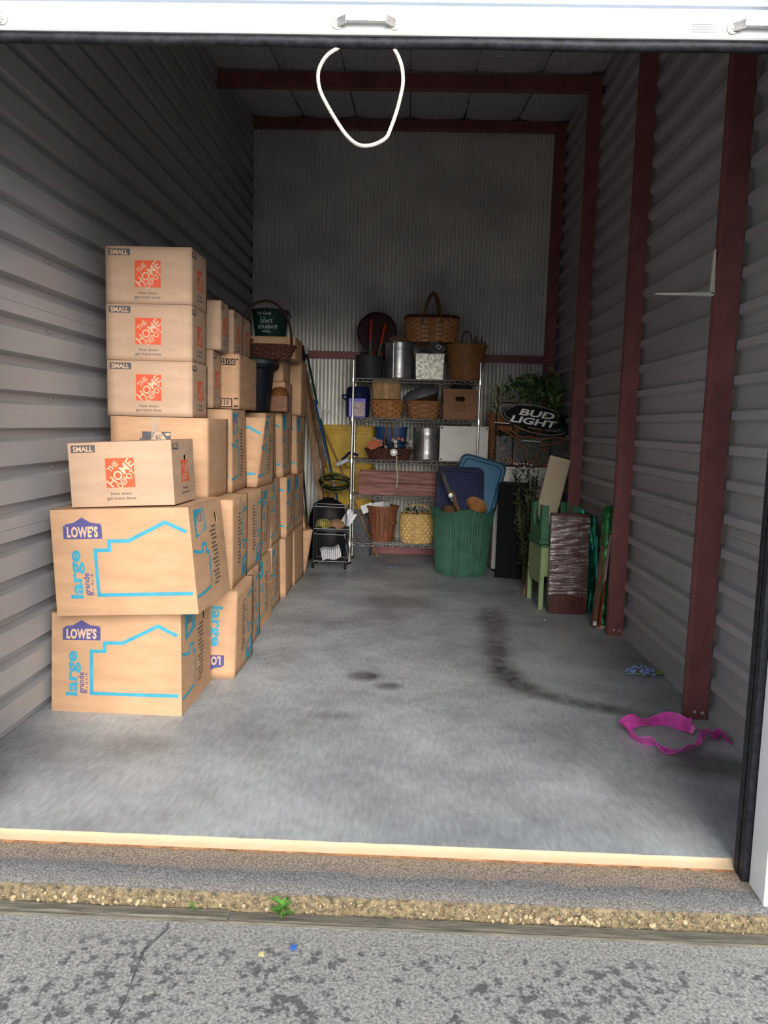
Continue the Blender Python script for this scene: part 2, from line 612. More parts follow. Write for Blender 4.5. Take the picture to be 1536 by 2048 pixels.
def rock(mb, c, r, seed):
    rnd = random.Random(seed)
    q = Matrix.Rotation(rnd.uniform(0, 6), 3, 'X') @ Matrix.Rotation(rnd.uniform(0, 6), 3, 'Z')
    s = Vector((rnd.uniform(.8, 1.3), rnd.uniform(.6, 1), rnd.uniform(.6, 1)))
    t = (1 + 5 ** .5) / 2
    V = [(-1, t, 0), (1, t, 0), (-1, -t, 0), (1, -t, 0), (0, -1, t), (0, 1, t), (0, -1, -t), (0, 1, -t), (t, 0, -1), (t, 0, 1), (-t, 0, -1), (-t, 0, 1)]
    Fc = [(0, 11, 5), (0, 5, 1), (0, 1, 7), (0, 7, 10), (0, 10, 11), (1, 5, 9), (5, 11, 4), (11, 10, 2), (10, 7, 6), (7, 1, 8), (3, 9, 4), (3, 4, 2), (3, 2, 6), (3, 6, 8), (3, 8, 9), (4, 9, 5), (2, 4, 11), (6, 2, 10), (8, 6, 7), (9, 8, 1)]
    vv = []
    for v in V:
        p = Vector(v).normalized() * rnd.uniform(.8, 1.1)
        p = q @ Vector((p.x * s.x, p.y * s.y, p.z * s.z))
        vv.append(Vector(c) + p * r)
    mb.add(vv, Fc)


grav = MB()
grav2 = MB()
rp = random.Random(3)
for i in range(1500):
    x = rp.uniform(-1.6, 1.6)
    z = rp.uniform(-.092, -.046)
    rock(grav if rp.random() < .32 else grav2, (x, -.236 + rp.uniform(0, .005), z), rp.uniform(.0018, .0045), i)
stuff(grav.build('gravel', PEB, edge))
stuff(grav2.build('gravel', PEB2, edge))
rocks = []
for i in range(4):
    mb = MB()
    rock(mb, (0, 0, 0), 1.0, 900 + i)
    rocks.append(mb.build('pebble', PEB if i < 3 else PEB2, edge))
for i in range(110):
    x = rp.choice([rp.uniform(-1.35, -.75), rp.uniform(-1.35, 1.35), rp.uniform(.3, .6)])
    o = rocks[i] if i < 4 else rocks[i % 4].copy()
    if i >= 4:
        COL.objects.link(o)
    r_ = rp.uniform(.005, .0095) * (1.35 if rp.random() < .15 else 1)
    o.scale = (r_ * 1.2, r_, r_)
    o.location = (x, -.238, rp.uniform(-.09, -.055))
    o.rotation_euler = (rp.uniform(-.4, .4), rp.uniform(-.4, .4), rp.uniform(0, 6))

WOODB = mat('weathered_joint_board', (.18, .16, .125), .85, 0, .25, 9, .5, 40, stretch=(1, 12, 12), col2=(.07, .07, .055), mask=(.3, .65))
bl = ['weathered grey joint board split along its length left of the weed', 'dark mossy joint board running right from the weed']
for i, (x0, x1) in enumerate(((-3.0, -.517), (-.513, 3.2))):
    mb = MB().grid(lambda u, v: (lerp(x0, x1, u), lerp(-.243, -.291, v) + .004 * noise.noise(Vector((u * 40, i * 7, v))), -.086 + .004 * noise.noise(Vector((u * 30, v * 2, i))) - (.012 if v > .99 else 0) + (.0 if i else .004)), 120, 4)
    mb.f = [q[::-1] for q in mb.f]
    mb.grid(lambda u, v: (lerp(x0, x1, u), -.293, lerp(-.083, -.12, v)), 2, 1)
    o = mb.build('joint_board', WOODB, smooth=True)
    tag(o, bl[i], 'board', 'wooden joint boards in front of the sill')


def apron_mat():
    m = bpy.data.materials.new('apron_old_concrete')
    m.use_nodes = True
    N, L = m.node_tree.nodes, m.node_tree.links
    b = N['Principled BSDF']
    b.inputs['Roughness'].default_value = .9
    tc = N.new('ShaderNodeTexCoord')

    def nz(s, d, rr=.6):
        n = N.new('ShaderNodeTexNoise')
        n.inputs['Scale'].default_value = s
        n.inputs['Detail'].default_value = d
        n.inputs['Roughness'].default_value = rr
        L.new(tc.outputs['Object'], n.inputs[0])
        return n
    fine, spots, big = nz(110, 6, .8), nz(38, 4, .55), nz(4.0, 3)
    r1 = N.new('ShaderNodeValToRGB')
    r1.color_ramp.elements[0].position, r1.color_ramp.elements[1].position = .36, .64
    r1.color_ramp.elements[0].color = (.085, .083, .08, 1)
    r1.color_ramp.elements[1].color = (.42, .41, .39, 1)
    L.new(fine.outputs['Fac'], r1.inputs[0])
    ad = N.new('ShaderNodeMath')
    ad.operation = 'MULTIPLY_ADD'
    ad.inputs[1].default_value = .35
    L.new(big.outputs['Fac'], ad.inputs[0])
    L.new(spots.outputs['Fac'], ad.inputs[2])
    r2 = N.new('ShaderNodeValToRGB')
    r2.color_ramp.elements[0].position, r2.color_ramp.elements[1].position = .70, .80
    r2.color_ramp.elements[0].color = (0, 0, 0, 1)
    r2.color_ramp.elements[1].color = (.72, .72, .72, 1)
    L.new(ad.outputs[0], r2.inputs[0])
    sp = N.new('ShaderNodeSeparateXYZ')
    L.new(tc.outputs['Object'], sp.inputs[0])
    mr = N.new('ShaderNodeMapRange')
    mr.inputs[1].default_value = -.33
    mr.inputs[2].default_value = -.40
    L.new(sp.outputs['Y'], mr.inputs[0])
    mu = N.new('ShaderNodeMath')
    mu.operation = 'MULTIPLY'
    L.new(mr.outputs[0], mu.inputs[0])
    L.new(r2.outputs[0], mu.inputs[1])
    mx = N.new('ShaderNodeMixRGB')
    mx.inputs[2].default_value = (.030, .030, .031, 1)
    L.new(mu.outputs[0], mx.inputs[0])
    L.new(r1.outputs[0], mx.inputs[1])
    L.new(mx.outputs[0], b.inputs['Base Color'])
    bp = N.new('ShaderNodeBump')
    bp.inputs['Strength'].default_value = .7
    bp.inputs['Distance'].default_value = .004
    L.new(fine.outputs['Fac'], bp.inputs['Height'])
    L.new(bp.outputs[0], b.inputs['Normal'])
    return m


ap = MB().grid(lambda u, v: (lerp(-12, 12, u), lerp(-.215, -14, v ** 2), -.092), 24, 24)
ap.f = [q[::-1] for q in ap.f]
ap = ap.build('ground', apron_mat())
struct(ap, 'pitted grey concrete apron with dark spots outside the unit', 'ground')
CR = mat('dark_crack_strip', (.12, .12, .115), .95, 0, .3, 60)  # colour of the flat dark strip that draws the crack
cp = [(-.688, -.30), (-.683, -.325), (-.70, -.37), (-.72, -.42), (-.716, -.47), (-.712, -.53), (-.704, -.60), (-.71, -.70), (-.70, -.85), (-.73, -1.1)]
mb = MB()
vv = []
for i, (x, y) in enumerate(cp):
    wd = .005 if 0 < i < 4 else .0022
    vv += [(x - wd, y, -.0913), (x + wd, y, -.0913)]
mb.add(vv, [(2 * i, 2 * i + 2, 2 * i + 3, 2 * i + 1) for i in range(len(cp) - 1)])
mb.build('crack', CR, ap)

# facade: jambs, header
fr = MB().box(1.104, 2.9, -.178, -.070, -.06, 3.9).build('wall_front', FACADE, bevel=.004)
struct(fr, 'pale grey steel facade column right of the door opening', 'wall')
fl = MB().box(-2.9, -1.45, -.178, -.070, -.06, 3.9).build('wall_front_left', FACADE, bevel=.004)
struct(fl, 'pale grey steel facade column left of the door opening', 'wall')
hd = MB().box(-1.45, 1.104, -.178, -.070, 2.86, 4.3).build('wall_header', FACADE, bevel=.004)
struct(hd, 'pale grey steel facade header over the roller door', 'wall')
for nm, x0, x1 in (('trim_10', 1.084, 1.60), ('trim_11', -1.80, -1.43)):
    mb = MB().box(x0, x1, -.066, -.038, -.03, 3.4)
    mb.box(x0, x1, -.028, .0, -.03, 3.4)
    mb.box(x0 + (.02 if x0 > 0 else 0), x1 - (0 if x0 > 0 else .02), -.038, -.028, -.03, 3.4)
    o = mb.build(nm, RUBBER, bevel=.002)
    struct(o, 'black steel door guide track at the %s jamb' % ('right' if x0 > 0 else 'left'), 'door track')
mb = MB().box(-2.9, 2.9, -.07, .02, 3.3, 4.3)
o = mb.build('wall_header_inner', SHELL)
struct(o, 'dark inner header above the rolled door', 'wall')

# ------------------------------------------------------------------ flat print helpers
_tc = {}


def text_mesh(s, bold=0.0, shear=0.0, spacing=1.0):
    """2D triangles of a line of text, centred in x, baseline 0, cap height 1."""
    key = (s, bold, shear, spacing)
    if key in _tc:
        return _tc[key]
    cu = bpy.data.curves.new('t', 'FONT')
    cu.body = s
    cu.offset = bold
    cu.shear = shear
    cu.space_character = spacing
    cu.resolution_u = 3
    cu.fill_mode = 'FRONT'
    ob = bpy.data.objects.new('t', cu)
    COL.objects.link(ob)
    dg = bpy.context.evaluated_depsgraph_get()
    dg.update()
    me = bpy.data.meshes.new_from_object(ob.evaluated_get(dg))
    vs_ = [(v.co.x, v.co.y) for v in me.vertices]
    fs = [tuple(p.vertices) for p in me.polygons]
    bpy.data.objects.remove(ob)
    bpy.data.curves.remove(cu)
    bpy.data.meshes.remove(me)
    x0, x1 = min(v[0] for v in vs_), max(v[0] for v in vs_)
    k = 1 / .69
    vs_ = [((x - (x0 + x1) / 2) * k, y * k) for x, y in vs_]
    _tc[key] = (vs_, fs, (x1 - x0) * k)
    return _tc[key]


def put_text(mb, fp, s, cx, cy, h, width=None, ang=0., bold=.02, shear=0., spacing=1.0, flipsafe=True):
    """writes s with its centre at (cx,cy) on the face mapping fp(u,v)->point; h cap height."""
    vs_, fs, wd = text_mesh(s, bold, shear, spacing)
    sx = h if width is None else width / wd
    ca, sa = math.cos(ang), math.sin(ang)
    pts = []
    for x, y in vs_:
        X, Y_ = x * sx, (y - .5) * h
        pts.append(fp(cx + X * ca - Y_ * sa, cy + X * sa + Y_ * ca))
    mb.add(pts, fs)


def put_rect(mb, fp, x0, x1, y0, y1, n=4):
    mb.grid(lambda u, v: fp(lerp(x0, x1, u), lerp(y0, y1, v)), n, n)


def put_poly(mb, fp, pts):
    mb.add([fp(*p) for p in pts], [tuple(range(len(pts)))])


def put_stroke(mb, fp, pts, wd):
    """mitred line of width wd, subdivided so that it follows the surface"""
    P = [Vector(p) for p in pts]
    n = len(P)
    L_, R_ = [], []
    for i in range(n):
        d0 = (P[i] - P[i - 1]).normalized() if i > 0 else None
        d1 = (P[i + 1] - P[i]).normalized() if i < n - 1 else None
        if d0 is None:
            nn = Vector((-d1.y, d1.x))
        elif d1 is None:
            nn = Vector((-d0.y, d0.x))
        else:
            a, b = Vector((-d0.y, d0.x)), Vector((-d1.y, d1.x))
            nn = (a + b).normalized()
            nn = nn / max(.35, nn.dot(a))
        L_.append(P[i] + nn * wd / 2)
        R_.append(P[i] - nn * wd / 2)
    for i in range(n - 1):
        m = max(1, int((P[i + 1] - P[i]).length / .05))
        mb.grid(lambda u, v: fp(*lerp(lerp(L_[i], L_[i + 1], u), lerp(R_[i], R_[i + 1], u), v)), m, 1)
        mb.f[-m:] = [q[::-1] for q in mb.f[-m:]]


# ------------------------------------------------------------------ cardboard boxes
class Carton:
    """box with bulged faces; faces: F front (-y), R right (+x), T top (+z)..."""

    def __init__(self, name, label, xr, yf, z0, w, d, h, rz=0., ry=0., rx=0., mt=None, bulge=.004, off=None, group='cardboard boxes stacked along the left wall', piv=None):
        self.w, self.d, self.h, self.b = w, d, h, bulge
        self.off = off or {}
        cx, cy = xr - w / 2, yf + d / 2
        self.root = thing(name, label, 'box', (cx, cy, z0), group=group, rot=(rx, ry, rz))
        self.body(mt or CARD)

    def corner(self, i, j, k):
        p = Vector(((i - .5) * self.w, (j - .5) * self.d, k * self.h))
        o = self.off.get((i, j, k))
        return p + Vector(o) if o else p

    def pt(self, a, b, c):
        """trilinear with rounded bulge, a,b,c in 0..1"""
        p = Vector((0, 0, 0))
        for i in (0, 1):
            for j in (0, 1):
                for k in (0, 1):
                    wt = (a if i else 1 - a) * (b if j else 1 - b) * (c if k else 1 - c)
                    p += self.corner(i, j, k) * wt
        s = lambda t: max(0, 4 * t * (1 - t))
        bl = self.b
        p.x += bl * (2 * a - 1) * s(b) * s(c)
        p.y += bl * (2 * b - 1) * s(a) * s(c)
        p.z += .2 * bl * (2 * c - 1) * s(a) * s(b)
        return p

    def body(self, mt):
        n = 10
        mb = MB()
        mb.grid(lambda u, v: self.pt(u, 0, v), n, n)
        mb.grid(lambda u, v: self.pt(1, u, v), n, n)
        mb.grid(lambda u, v: self.pt(1 - u, 1, v), n, n)
        mb.grid(lambda u, v: self.pt(0, 1 - u, v), n, n)
        mb.grid(lambda u, v: self.pt(u, 1 - v, 0), n, n)
        mb.grid(lambda u, v: self.pt(u, v, 1), n, n)
        me_o = mb.build('body', mt, self.root, smooth=True)
        bm = bmesh.new()
        bm.from_mesh(me_o.data)
        bmesh.ops.remove_doubles(bm, verts=bm.verts, dist=.0004)
        bm.to_mesh(me_o.data)
        bm.free()
        self.mt = mt
        self.body_o = me_o

    def face(self, f, lift=.0009, turn=0):
        """mapping metres (u right, v up as seen from outside) -> local point"""
        W_, H_ = {'F': (self.w, self.h), 'R': (self.d, self.h), 'T': (self.w, self.d), 'L': (self.d, self.h)}[f]

        def fp(u, v):
            if turn == 180:
                u, v = W_ - u, H_ - v
            a, c = u / W_, v / H_
            if f == 'F':
                p = self.pt(a, 0, c)
                p.y -= lift
            elif f == 'R':
                p = self.pt(1, a, c)
                p.x += lift
            elif f == 'T':
                p = self.pt(a, c, 1)
                p.z += lift
            return p
        return fp, W_, H_

    def seam(self):
        """centre seam of the top flaps, with tape"""
        fp, W_, H_ = self.face('T', .0012)
        for v0, v1 in ((.002, H_ / 2 - .0015), (H_ / 2 + .0015, H_ - .002)):
            mb = MB()
            put_rect(mb, fp, .003, W_ - .003, v0, v1, 8)
            mb.build('flap', self.mt, self.root)
        fp, W_, H_ = self.face('T', .0022)
        mb = MB()
        put_rect(mb, fp, .0, W_, H_ / 2 - .026, H_ / 2 + .026, 8)
        mb.build('tape', TAPE, self.root)

    def end_tape(self, length=.09, wd=.05, f='R', top=True, at=.5):
        fp, W_, H_ = self.face(f, .0016)
        mb = MB()
        y0, y1 = (H_ - length, H_) if top else (0, length)
        put_rect(mb, fp, W_ * at - wd / 2, W_ * at + wd / 2, y0, y1, 4)
        mb.build('tape', TAPE, self.root)

    def hole(self, f, u, v, w_, h_):
        """real hand hole cut deep into the box"""
        fp, W_, H_ = self.face(f, 0)
        c0 = fp(u, v)
        pts = slot(w_, h_)
        mb = MB()
        n = len(pts)
        # the carton is hollow behind its thin wall
        A, B, C_ = [(.0025 / q, 1 - .0025 / q) for q in (self.w, self.d, self.h)]
        q = lambda i, j, k: self.pt(lerp(*A, i), lerp(*B, j), lerp(*C_, k))
        inner = MB()
        for g in (lambda u, v: q(u, 0, v), lambda u, v: q(1, u, v), lambda u, v: q(1 - u, 1, v), lambda u, v: q(0, 1 - u, v), lambda u, v: q(u, 1 - v, 0), lambda u, v: q(u, v, 1)):
            inner.grid(g, 10, 10)
        cut(self.body_o, inner)
        if f == 'R':
            ring = [[(c0.x + dx, c0.y + x, c0.z + y) for x, y in pts] for dx in (-.05, .03)]
        else:
            ring = [[(c0.x + x, c0.y + dy, c0.z + y) for x, y in pts] for dy in (.05, -.03)]
        mb.add(ring[0] + ring[1], [tuple(range(n - 1, -1, -1)), tuple(range(n, 2 * n))] + [(i, (i + 1) % n, n + (i + 1) % n, n + i) for i in range(n)])
        cut(self.body_o, mb)


def slot(w_, h_):
    r = min(w_, h_) / 2
    out = []
    for k in range(16):
        a = 2 * PI * (k + .5) / 16
        out.append((math.copysign(max(0, w_ / 2 - r), math.cos(a)) + r * math.cos(a), math.copysign(max(0, h_ / 2 - r), math.sin(a)) + r * math.sin(a)))
    return out


def cut(o, mb):
    """boolean difference of mesh o (untransformed copy) with the closed mesh mb"""
    me = bpy.data.meshes.new('cutter')
    me.from_pydata(mb.v, [], mb.f)
    bm = bmesh.new()
    bm.from_mesh(me)
    bmesh.ops.remove_doubles(bm, verts=bm.verts, dist=.0003)
    bmesh.ops.recalc_face_normals(bm, faces=bm.faces)
    bm.to_mesh(me)
    bm.free()
    ct = bpy.data.objects.new('cutter', me)
    tmp = bpy.data.objects.new('cut_body', o.data)
    COL.objects.link(ct)
    COL.objects.link(tmp)
    md = tmp.modifiers.new('cut', 'BOOLEAN')
    md.operation = 'DIFFERENCE'
    md.solver = 'EXACT'
    md.object = ct
    dg = bpy.context.evaluated_depsgraph_get()
    dg.update()
    new = bpy.data.meshes.new_from_object(tmp.evaluated_get(dg))
    old = o.data
    o.data = new
    new.name = 'body'
    new.set_sharp_from_angle(angle=math.radians(35))
    bpy.data.objects.remove(tmp)
    bpy.data.objects.remove(ct)
    bpy.data.meshes.remove(me)
    bpy.data.meshes.remove(old)


def small_print(c, f='F', turn=0, ox=0.):
    """orange square, SMALL tag and slogan on one face"""
    fp, W_, H_ = c.face(f, .0009, turn)
    fp2, _, _ = c.face(f, .0016, turn)
    if f == 'F':
        s = .132
        cx, cy = W_ * .495, H_ * .52
    else:
        s = .10
        cx, cy = W_ * .5, H_ * .5
    mb = MB()
    put_rect(mb, fp, cx - s / 2, cx + s / 2, cy - s / 2, cy + s / 2, 4)
    sq = mb.build('logo_square', ORANGE, c.root)
    mb = MB()
    q = s * .7071
    a = PI / 4

    def at(along, up):
        return cx + (along - up) * .7071, cy + (along + up) * .7071
    x, y = at(.005 * s, -.005 * s)
    put_text(mb, fp2, 'HOME', x, y, .30 * s, width=1.12 * s, ang=a, bold=.022)
    x, y = at(-.02 * s, .325 * s)
    put_text(mb, fp2, 'THE', x, y, .185 * s, width=.42 * s, ang=a, bold=.02)
    x, y = at(.0 * s, -.30 * s)
    put_text(mb, fp2, 'DEPOT', x, y, .205 * s, width=.80 * s, ang=a, bold=.02)
    mb.build('logo_lettering', CREAM, sq)
    mb = MB()
    if f == 'F':
        tw, th = .112, .033
        put_rect(mb, fp, .014, .014 + tw, H_ - .012 - th, H_ - .012, 3)
    else:
        tw, th = .075, .028
        put_rect(mb, fp, .014, .014 + tw, H_ - .015 - th, H_ - .015, 3)
    tg = mb.build('size_tag', PRINTG, c.root)
    mb = MB()
    put_text(mb, fp2, 'SMALL', .014 + tw / 2, H_ - .0125 - th / 2, th * .66, width=tw * .82, bold=.03)
    mb.build('tag_lettering', CREAM, tg)
    mb = MB()
    put_text(mb, fp, 'How doers', cx, cy - s / 2 - .027, .0125, width=.098 * s / .132, bold=.012)
    put_text(mb, fp, 'get more done.', cx, cy - s / 2 - .048, .0125, width=.136 * s / .132, bold=.012)
    mb.build('slogan', PRINTG, c.root)


def large_print(c, turn=0, f='F'):
    fp, W_, H_ = c.face(f, .0009, turn)
    fp2, _, _ = c.face(f, .0016, turn)
    sx, sy = W_ / .63, H_ / .485
    S = lambda x, y: (x * sx, y * sy)
    # turquoise house outline
    mb = MB()
    put_stroke(mb, fp, [S(.615, .095), S(.197, .095), S(.197, .300), S(.262, .300), S(.262, .340), S(.350, .340), S(.520, .420), S(.612, .375)], .0165)
    mb.build('house_outline', TEAL, c.root)
    mb = MB()
    put_text(mb, fp, 'large', .098 * sx, .190 * sy, .054, width=.222, ang=PI / 2, bold=.03)
    mb.build('size_lettering', TEAL, c.root)
    mb = MB()
    put_text(mb, fp, 'grande', .146 * sx, .145 * sy, .026, width=.105, ang=PI / 2, bold=.015)
    put_text(mb, fp, '24 x 18 x 18', .172 * sx, .142 * sy, .012, width=.10, ang=PI / 2, bold=.006)
    mb.build('small_lettering', PURPLE, c.root)
    mb = MB()
    x0, y0, lw, lh = .055 * sx, .352 * sy, .185, .06
    put_poly(mb, fp, [(x0, y0), (x0 + lw, y0), (x0 + lw, y0 + lh), (x0 + lw * .98, y0 + lh), (x0 + lw * .98, y0 + lh * 1.12), (x0 + lw * .86, y0 + lh * 1.16), (x0 + lw * .72, y0 + lh * 1.22),
                      (x0 + lw * .5, y0 + lh * 1.62), (x0 + lw * .28, y0 + lh * 1.22), (x0 + lw * .06, y0 + lh * 1.12), (x0 + lw * .06, y0 + lh), (x0, y0 + lh)])
    lg = mb.build('logo_panel', PURPLE, c.root)
    mb = MB()
    put_text(mb, fp2, "LOWE'S", x0 + lw / 2, y0 + lh * .52, lh * .72, width=lw * .80, bold=.045, spacing=1.1)
    mb.build('logo_lettering', CREAM, lg)


def large_end_print(c, turn=0):
    """turquoise panel, house line and column of small print on the short side"""
    fp, W_, H_ = c.face('R', .0009, turn)
    fp2, _, _ = c.face('R', .0015, turn)
    sx, sy = W_ / .46, H_ / .485
    S = lambda x, y: (x * sx, y * sy)
    mb = MB()
    put_poly(mb, fp, [S(.05, .335), S(.19, .365), S(.19, .465), S(.05, .465)])
    pn = mb.build('size_panel', TEAL, c.root)
    mb = MB()
    put_text(mb, fp2, '1.5', .12 * sx, .425 * sy, .035, bold=.02)
    mb.build('panel_lettering', PURPLE, pn)
    mb = MB()
    put_stroke(mb, fp, [S(.01, .285), S(.075, .268), S(.11, .268), S(.11, .300), S(.155, .300), S(.155, .255), S(.185, .255), S(.185, .10)], .0155)
    put_stroke(mb, fp, [S(.01, .075), S(.12, .082), S(.175, .09)], .0155)
    mb.build('house_outline', TEAL, c.root)
    mb = MB()
    for k in range(15):
        u = .275 + .03 * ((k * 37 % 10) / 10 - .5)
        hw_ = .028 + .018 * ((k * 53 % 10) / 10)
        put_rect(mb, fp, (u - hw_) * sx, (u + hw_) * sx, (.085 + k * .0195) * sy, (.094 + k * .0195) * sy, 1)
    mb.build('small_print', mat('brown_black_print', (.13, .085, .07), .7), c.root)


HDG = 'small moving boxes with an orange square'
LWG = 'large moving boxes with a turquoise house outline'
# front column, from the slab up
c = Carton('moving_box', 'large moving box with turquoise house print standing on the floor, lowest at the front', -1.042, 1.068, 0, .627, .50, .49,
           rz=math.radians(-1.0), bulge=.007, group=LWG, off={(0, 0, 1): (.006, .012, -.016), (0, 1, 1): (.01, 0, -.014), (1, 0, 1): (-.004, .0, .012), (1, 1, 1): (.0, 0, .008)})
large_print(c)
large_end_print(c)
c.seam()
c.hole('R', .36, .40, .03, .055)
c = Carton('moving_box', 'large moving box with turquoise house print, tilted, carrying one small box', -.938, .985, .50, .655, .50, .487,
           rz=math.radians(-1.2), ry=math.radians(-3.0), bulge=.010, group=LWG, off={(1, 0, 1): (-.022, .0, 0), (1, 1, 0): (.02, 0, 0), (1, 1, 1): (-.01, 0, 0)})
large_print(c)
large_end_print(c)
c.seam()
c.hole('R', .37, .40, .03, .055)
c.end_tape(.12, .06, at=.35)
c = Carton('moving_box', 'small moving box with orange square, tilted, lying on the tilted large box', -1.052, 1.01, .995, .475, .31, .29,
           rz=math.radians(-2.0), ry=math.radians(-3.4), mt=CARD2, bulge=.004, group=HDG)
small_print(c)
small_print(c, 'R')
c.hole('R', .17, .205, .035, .026)
c.seam()

# the tall column behind it
c = Carton('moving_box', 'large moving box printed upside down with a dented corner, on the floor', -.914, 1.60, 0, .63, .47, .485, bulge=.006, group=LWG,
           off={(1, 0, 0): (-.012, .015, 0), (1, 0, 1): (.004, 0, -.004)})
large_print(c, 180)
large_end_print(c, 180)
c = Carton('moving_box', 'large moving box in the second layer directly under the plain box with the black emblem', -.948, 1.625, .487, .63, .46, .482, bulge=.006, group=LWG, rz=math.radians(1.2))
large_print(c, 180)
large_end_print(c, 180)
c.end_tape(.10, .055)
c = Carton('moving_box', 'plain moving box with a black emblem carrying the tall stack of three small boxes', -1.058, 1.555, .972, .50, .47, .427, mt=CARD, bulge=.006)
c.end_tape(.30, .012, at=.5)
fp, W_, H_ = c.face('F', .0009)
fp2, _, _ = c.face('F', .0015)
mb = MB()
put_rect(mb, fp, .165, .315, .29, .352, 3)
e1 = mb.build('emblem', PRINTG, c.root)
mb = MB()
put_poly(mb, fp2, [(.205, .305), (.225, .325), (.235, .350), (.262, .352), (.275, .335), (.305, .298), (.300, .29), (.205, .29)])
put_poly(mb, fp2, [(.28, .342), (.298, .347), (.312, .345), (.312, .335), (.295, .331)])
mb.build('emblem_peak', CREAM, e1)
mb = MB()
put_text(mb, c.face('F', .0022)[0], '60', .2525, .327, .024, bold=.0)
put_stroke(mb, fp2, [(.17, .22), (.155, .313), (.33, .283), (.318, .268)], .007)
put_stroke(mb, fp2, [(.175, .30), (.172, .272), (.195, .268), (.203, .297), (.175, .30)], .004)
put_stroke(mb, fp2, [(.275, .262), (.285, .272), (.315, .268)], .005)
mb.build('emblem_outline', PRINTG, c.root)
c.end_tape(.13, .045, 'F', at=.47)
for i, (z, xr, m_, lb) in enumerate(((1.402, -1.133, CARD2, 'small moving box with orange square, lowest of the tall stack of three'),
                                     (1.686, -1.140, CARD2, 'small moving box with orange square, middle of the tall stack of three'),
                                     (1.970, -1.138, CARD2, 'small moving box with orange square, topmost of the tall stack of three'))):
    c = Carton('moving_box', lb, xr, 1.56 - (.01 if i == 0 else 0), z, .437, .305, .281, mt=m_, bulge=.003, group=HDG, rz=math.radians((-.6, .5, -.3)[i]))
    small_print(c)
    small_print(c, 'R')
    c.end_tape(.08, .045, top=False, at=.35)
    c.hole('R', .15, .225, .03, .022) if i < 0 else None

# rows behind: (label, xr, yf, z, w, d, h, kind, rz)
ROW = [
    ('large moving box on the floor touching the back of the upside-down printed one', -.955, 2.09, 0, .63, .45, .482, 'end180', .5),
    ('large moving box on the floor with a taped torn top edge', -.972, 2.565, 0, .63, .47, .47, 'both', -1.0),
    ('large moving box on the floor halfway along the stacked row', -.985, 3.07, 0, .63, .46, .48, 'end', .5),
    ('large moving box on the floor under the narrow tan strip of boxes', -.962, 3.60, 0, .63, .46, .48, 'plain', 2),
    ('large moving box on the floor beside the wire cart, second from the row end', -.945, 4.09, 0, .63, .45, .485, 'plain', -2),
    ('large moving box in the second layer below the upright open-topped one', -.962, 2.12, .485, .63, .45, .475, 'end180', -.8),
    ('large moving box in the second layer with a tapered taped corner', -.967, 2.60, .484, .63, .46, .47, 'both', 1.5),
    ('large moving box in the second layer halfway along the stacked row', -.99, 3.09, .484, .63, .45, .475, 'end', 0),
    ('large moving box in the second layer with turquoise stripes on its narrow front', -.948, 3.57, .486, .63, .46, .475, 'both', 1),
    ('large moving box in the second layer nearest the garden tools', -.952, 4.07, .488, .63, .45, .465, 'end', -1),
    ('large moving box in the third layer behind the plain emblem box', -1.057, 2.11, .967, .63, .46, .492, 'both', .5),
    ('large moving box in the third layer with a leaning front and peeling tape', -.965, 2.60, .96, .60, .46, .455, 'both', 1.0),
    ('large moving box in the third layer under the dark tote', -1.03, 3.08, .964, .60, .45, .49, 'end', 0),
    ('large moving box in the third layer under the small cardboard boxes', -.985, 3.55, .966, .60, .46, .50, 'both', 0),
    ('large moving box in the third layer nearest the garden tools', -.945, 4.07, .958, .60, .45, .49, 'both', 0),
]
for i, (lb, xr, yf, z, w_, d_, h_, kd, rz) in enumerate(ROW):
    rr = random.Random(i)
    off = {(1, 0, 1): (rr.uniform(-.02, .005), 0, rr.uniform(-.006, .0)), (1, 0, 0): (rr.uniform(-.012, .006), 0, 0), (1, 1, 1): (rr.uniform(-.015, .005), 0, 0)}
    if i == 11:
        off = {(1, 0, 0): (-.045, 0, 0), (1, 0, 1): (.012, 0, 0)}
    if i == 6:
        off = {(1, 0, 0): (-.04, 0, 0), (1, 1, 0): (-.02, 0, 0)}
    c = Carton('moving_box', lb, xr, yf, z, w_, d_, h_, rz=math.radians(rz), bulge=rr.uniform(.004, .009), group=LWG, off=off, mt=CARD)
    if kd in ('both',):
        large_print(c)
    if kd in ('both', 'end'):
        large_end_print(c)
    if kd == 'end180':
        large_end_print(c, 180)
        large_print(c, 180)
    if i % 2 == 0:
        c.end_tape(.10, .055, at=.45)
    if i in (1, 6):
        c.hole('R', .36, .40, .03, .05)
c = Carton('moving_box', 'crumpled brown box standing on the floor at the end of the row', -.935, 4.60, 0, .45, .40, .40, rz=math.radians(9), bulge=.012, mt=CARD,
           off={(1, 0, 1): (.035, -.01, .01), (1, 0, 0): (-.03, .02, 0), (0, 0, 1): (0, .03, -.04)})
c.end_tape(.06, .05)
c = Carton('moving_box', 'narrow box leaning over the crumpled one with a slanting edge', -.945, 4.60, .415, .40, .30, .50, bulge=.006, mt=CARD,
           off={(1, 0, 1): (-.10, 0, 0), (1, 1, 1): (-.10, 0, 0)}, rz=math.radians(4))
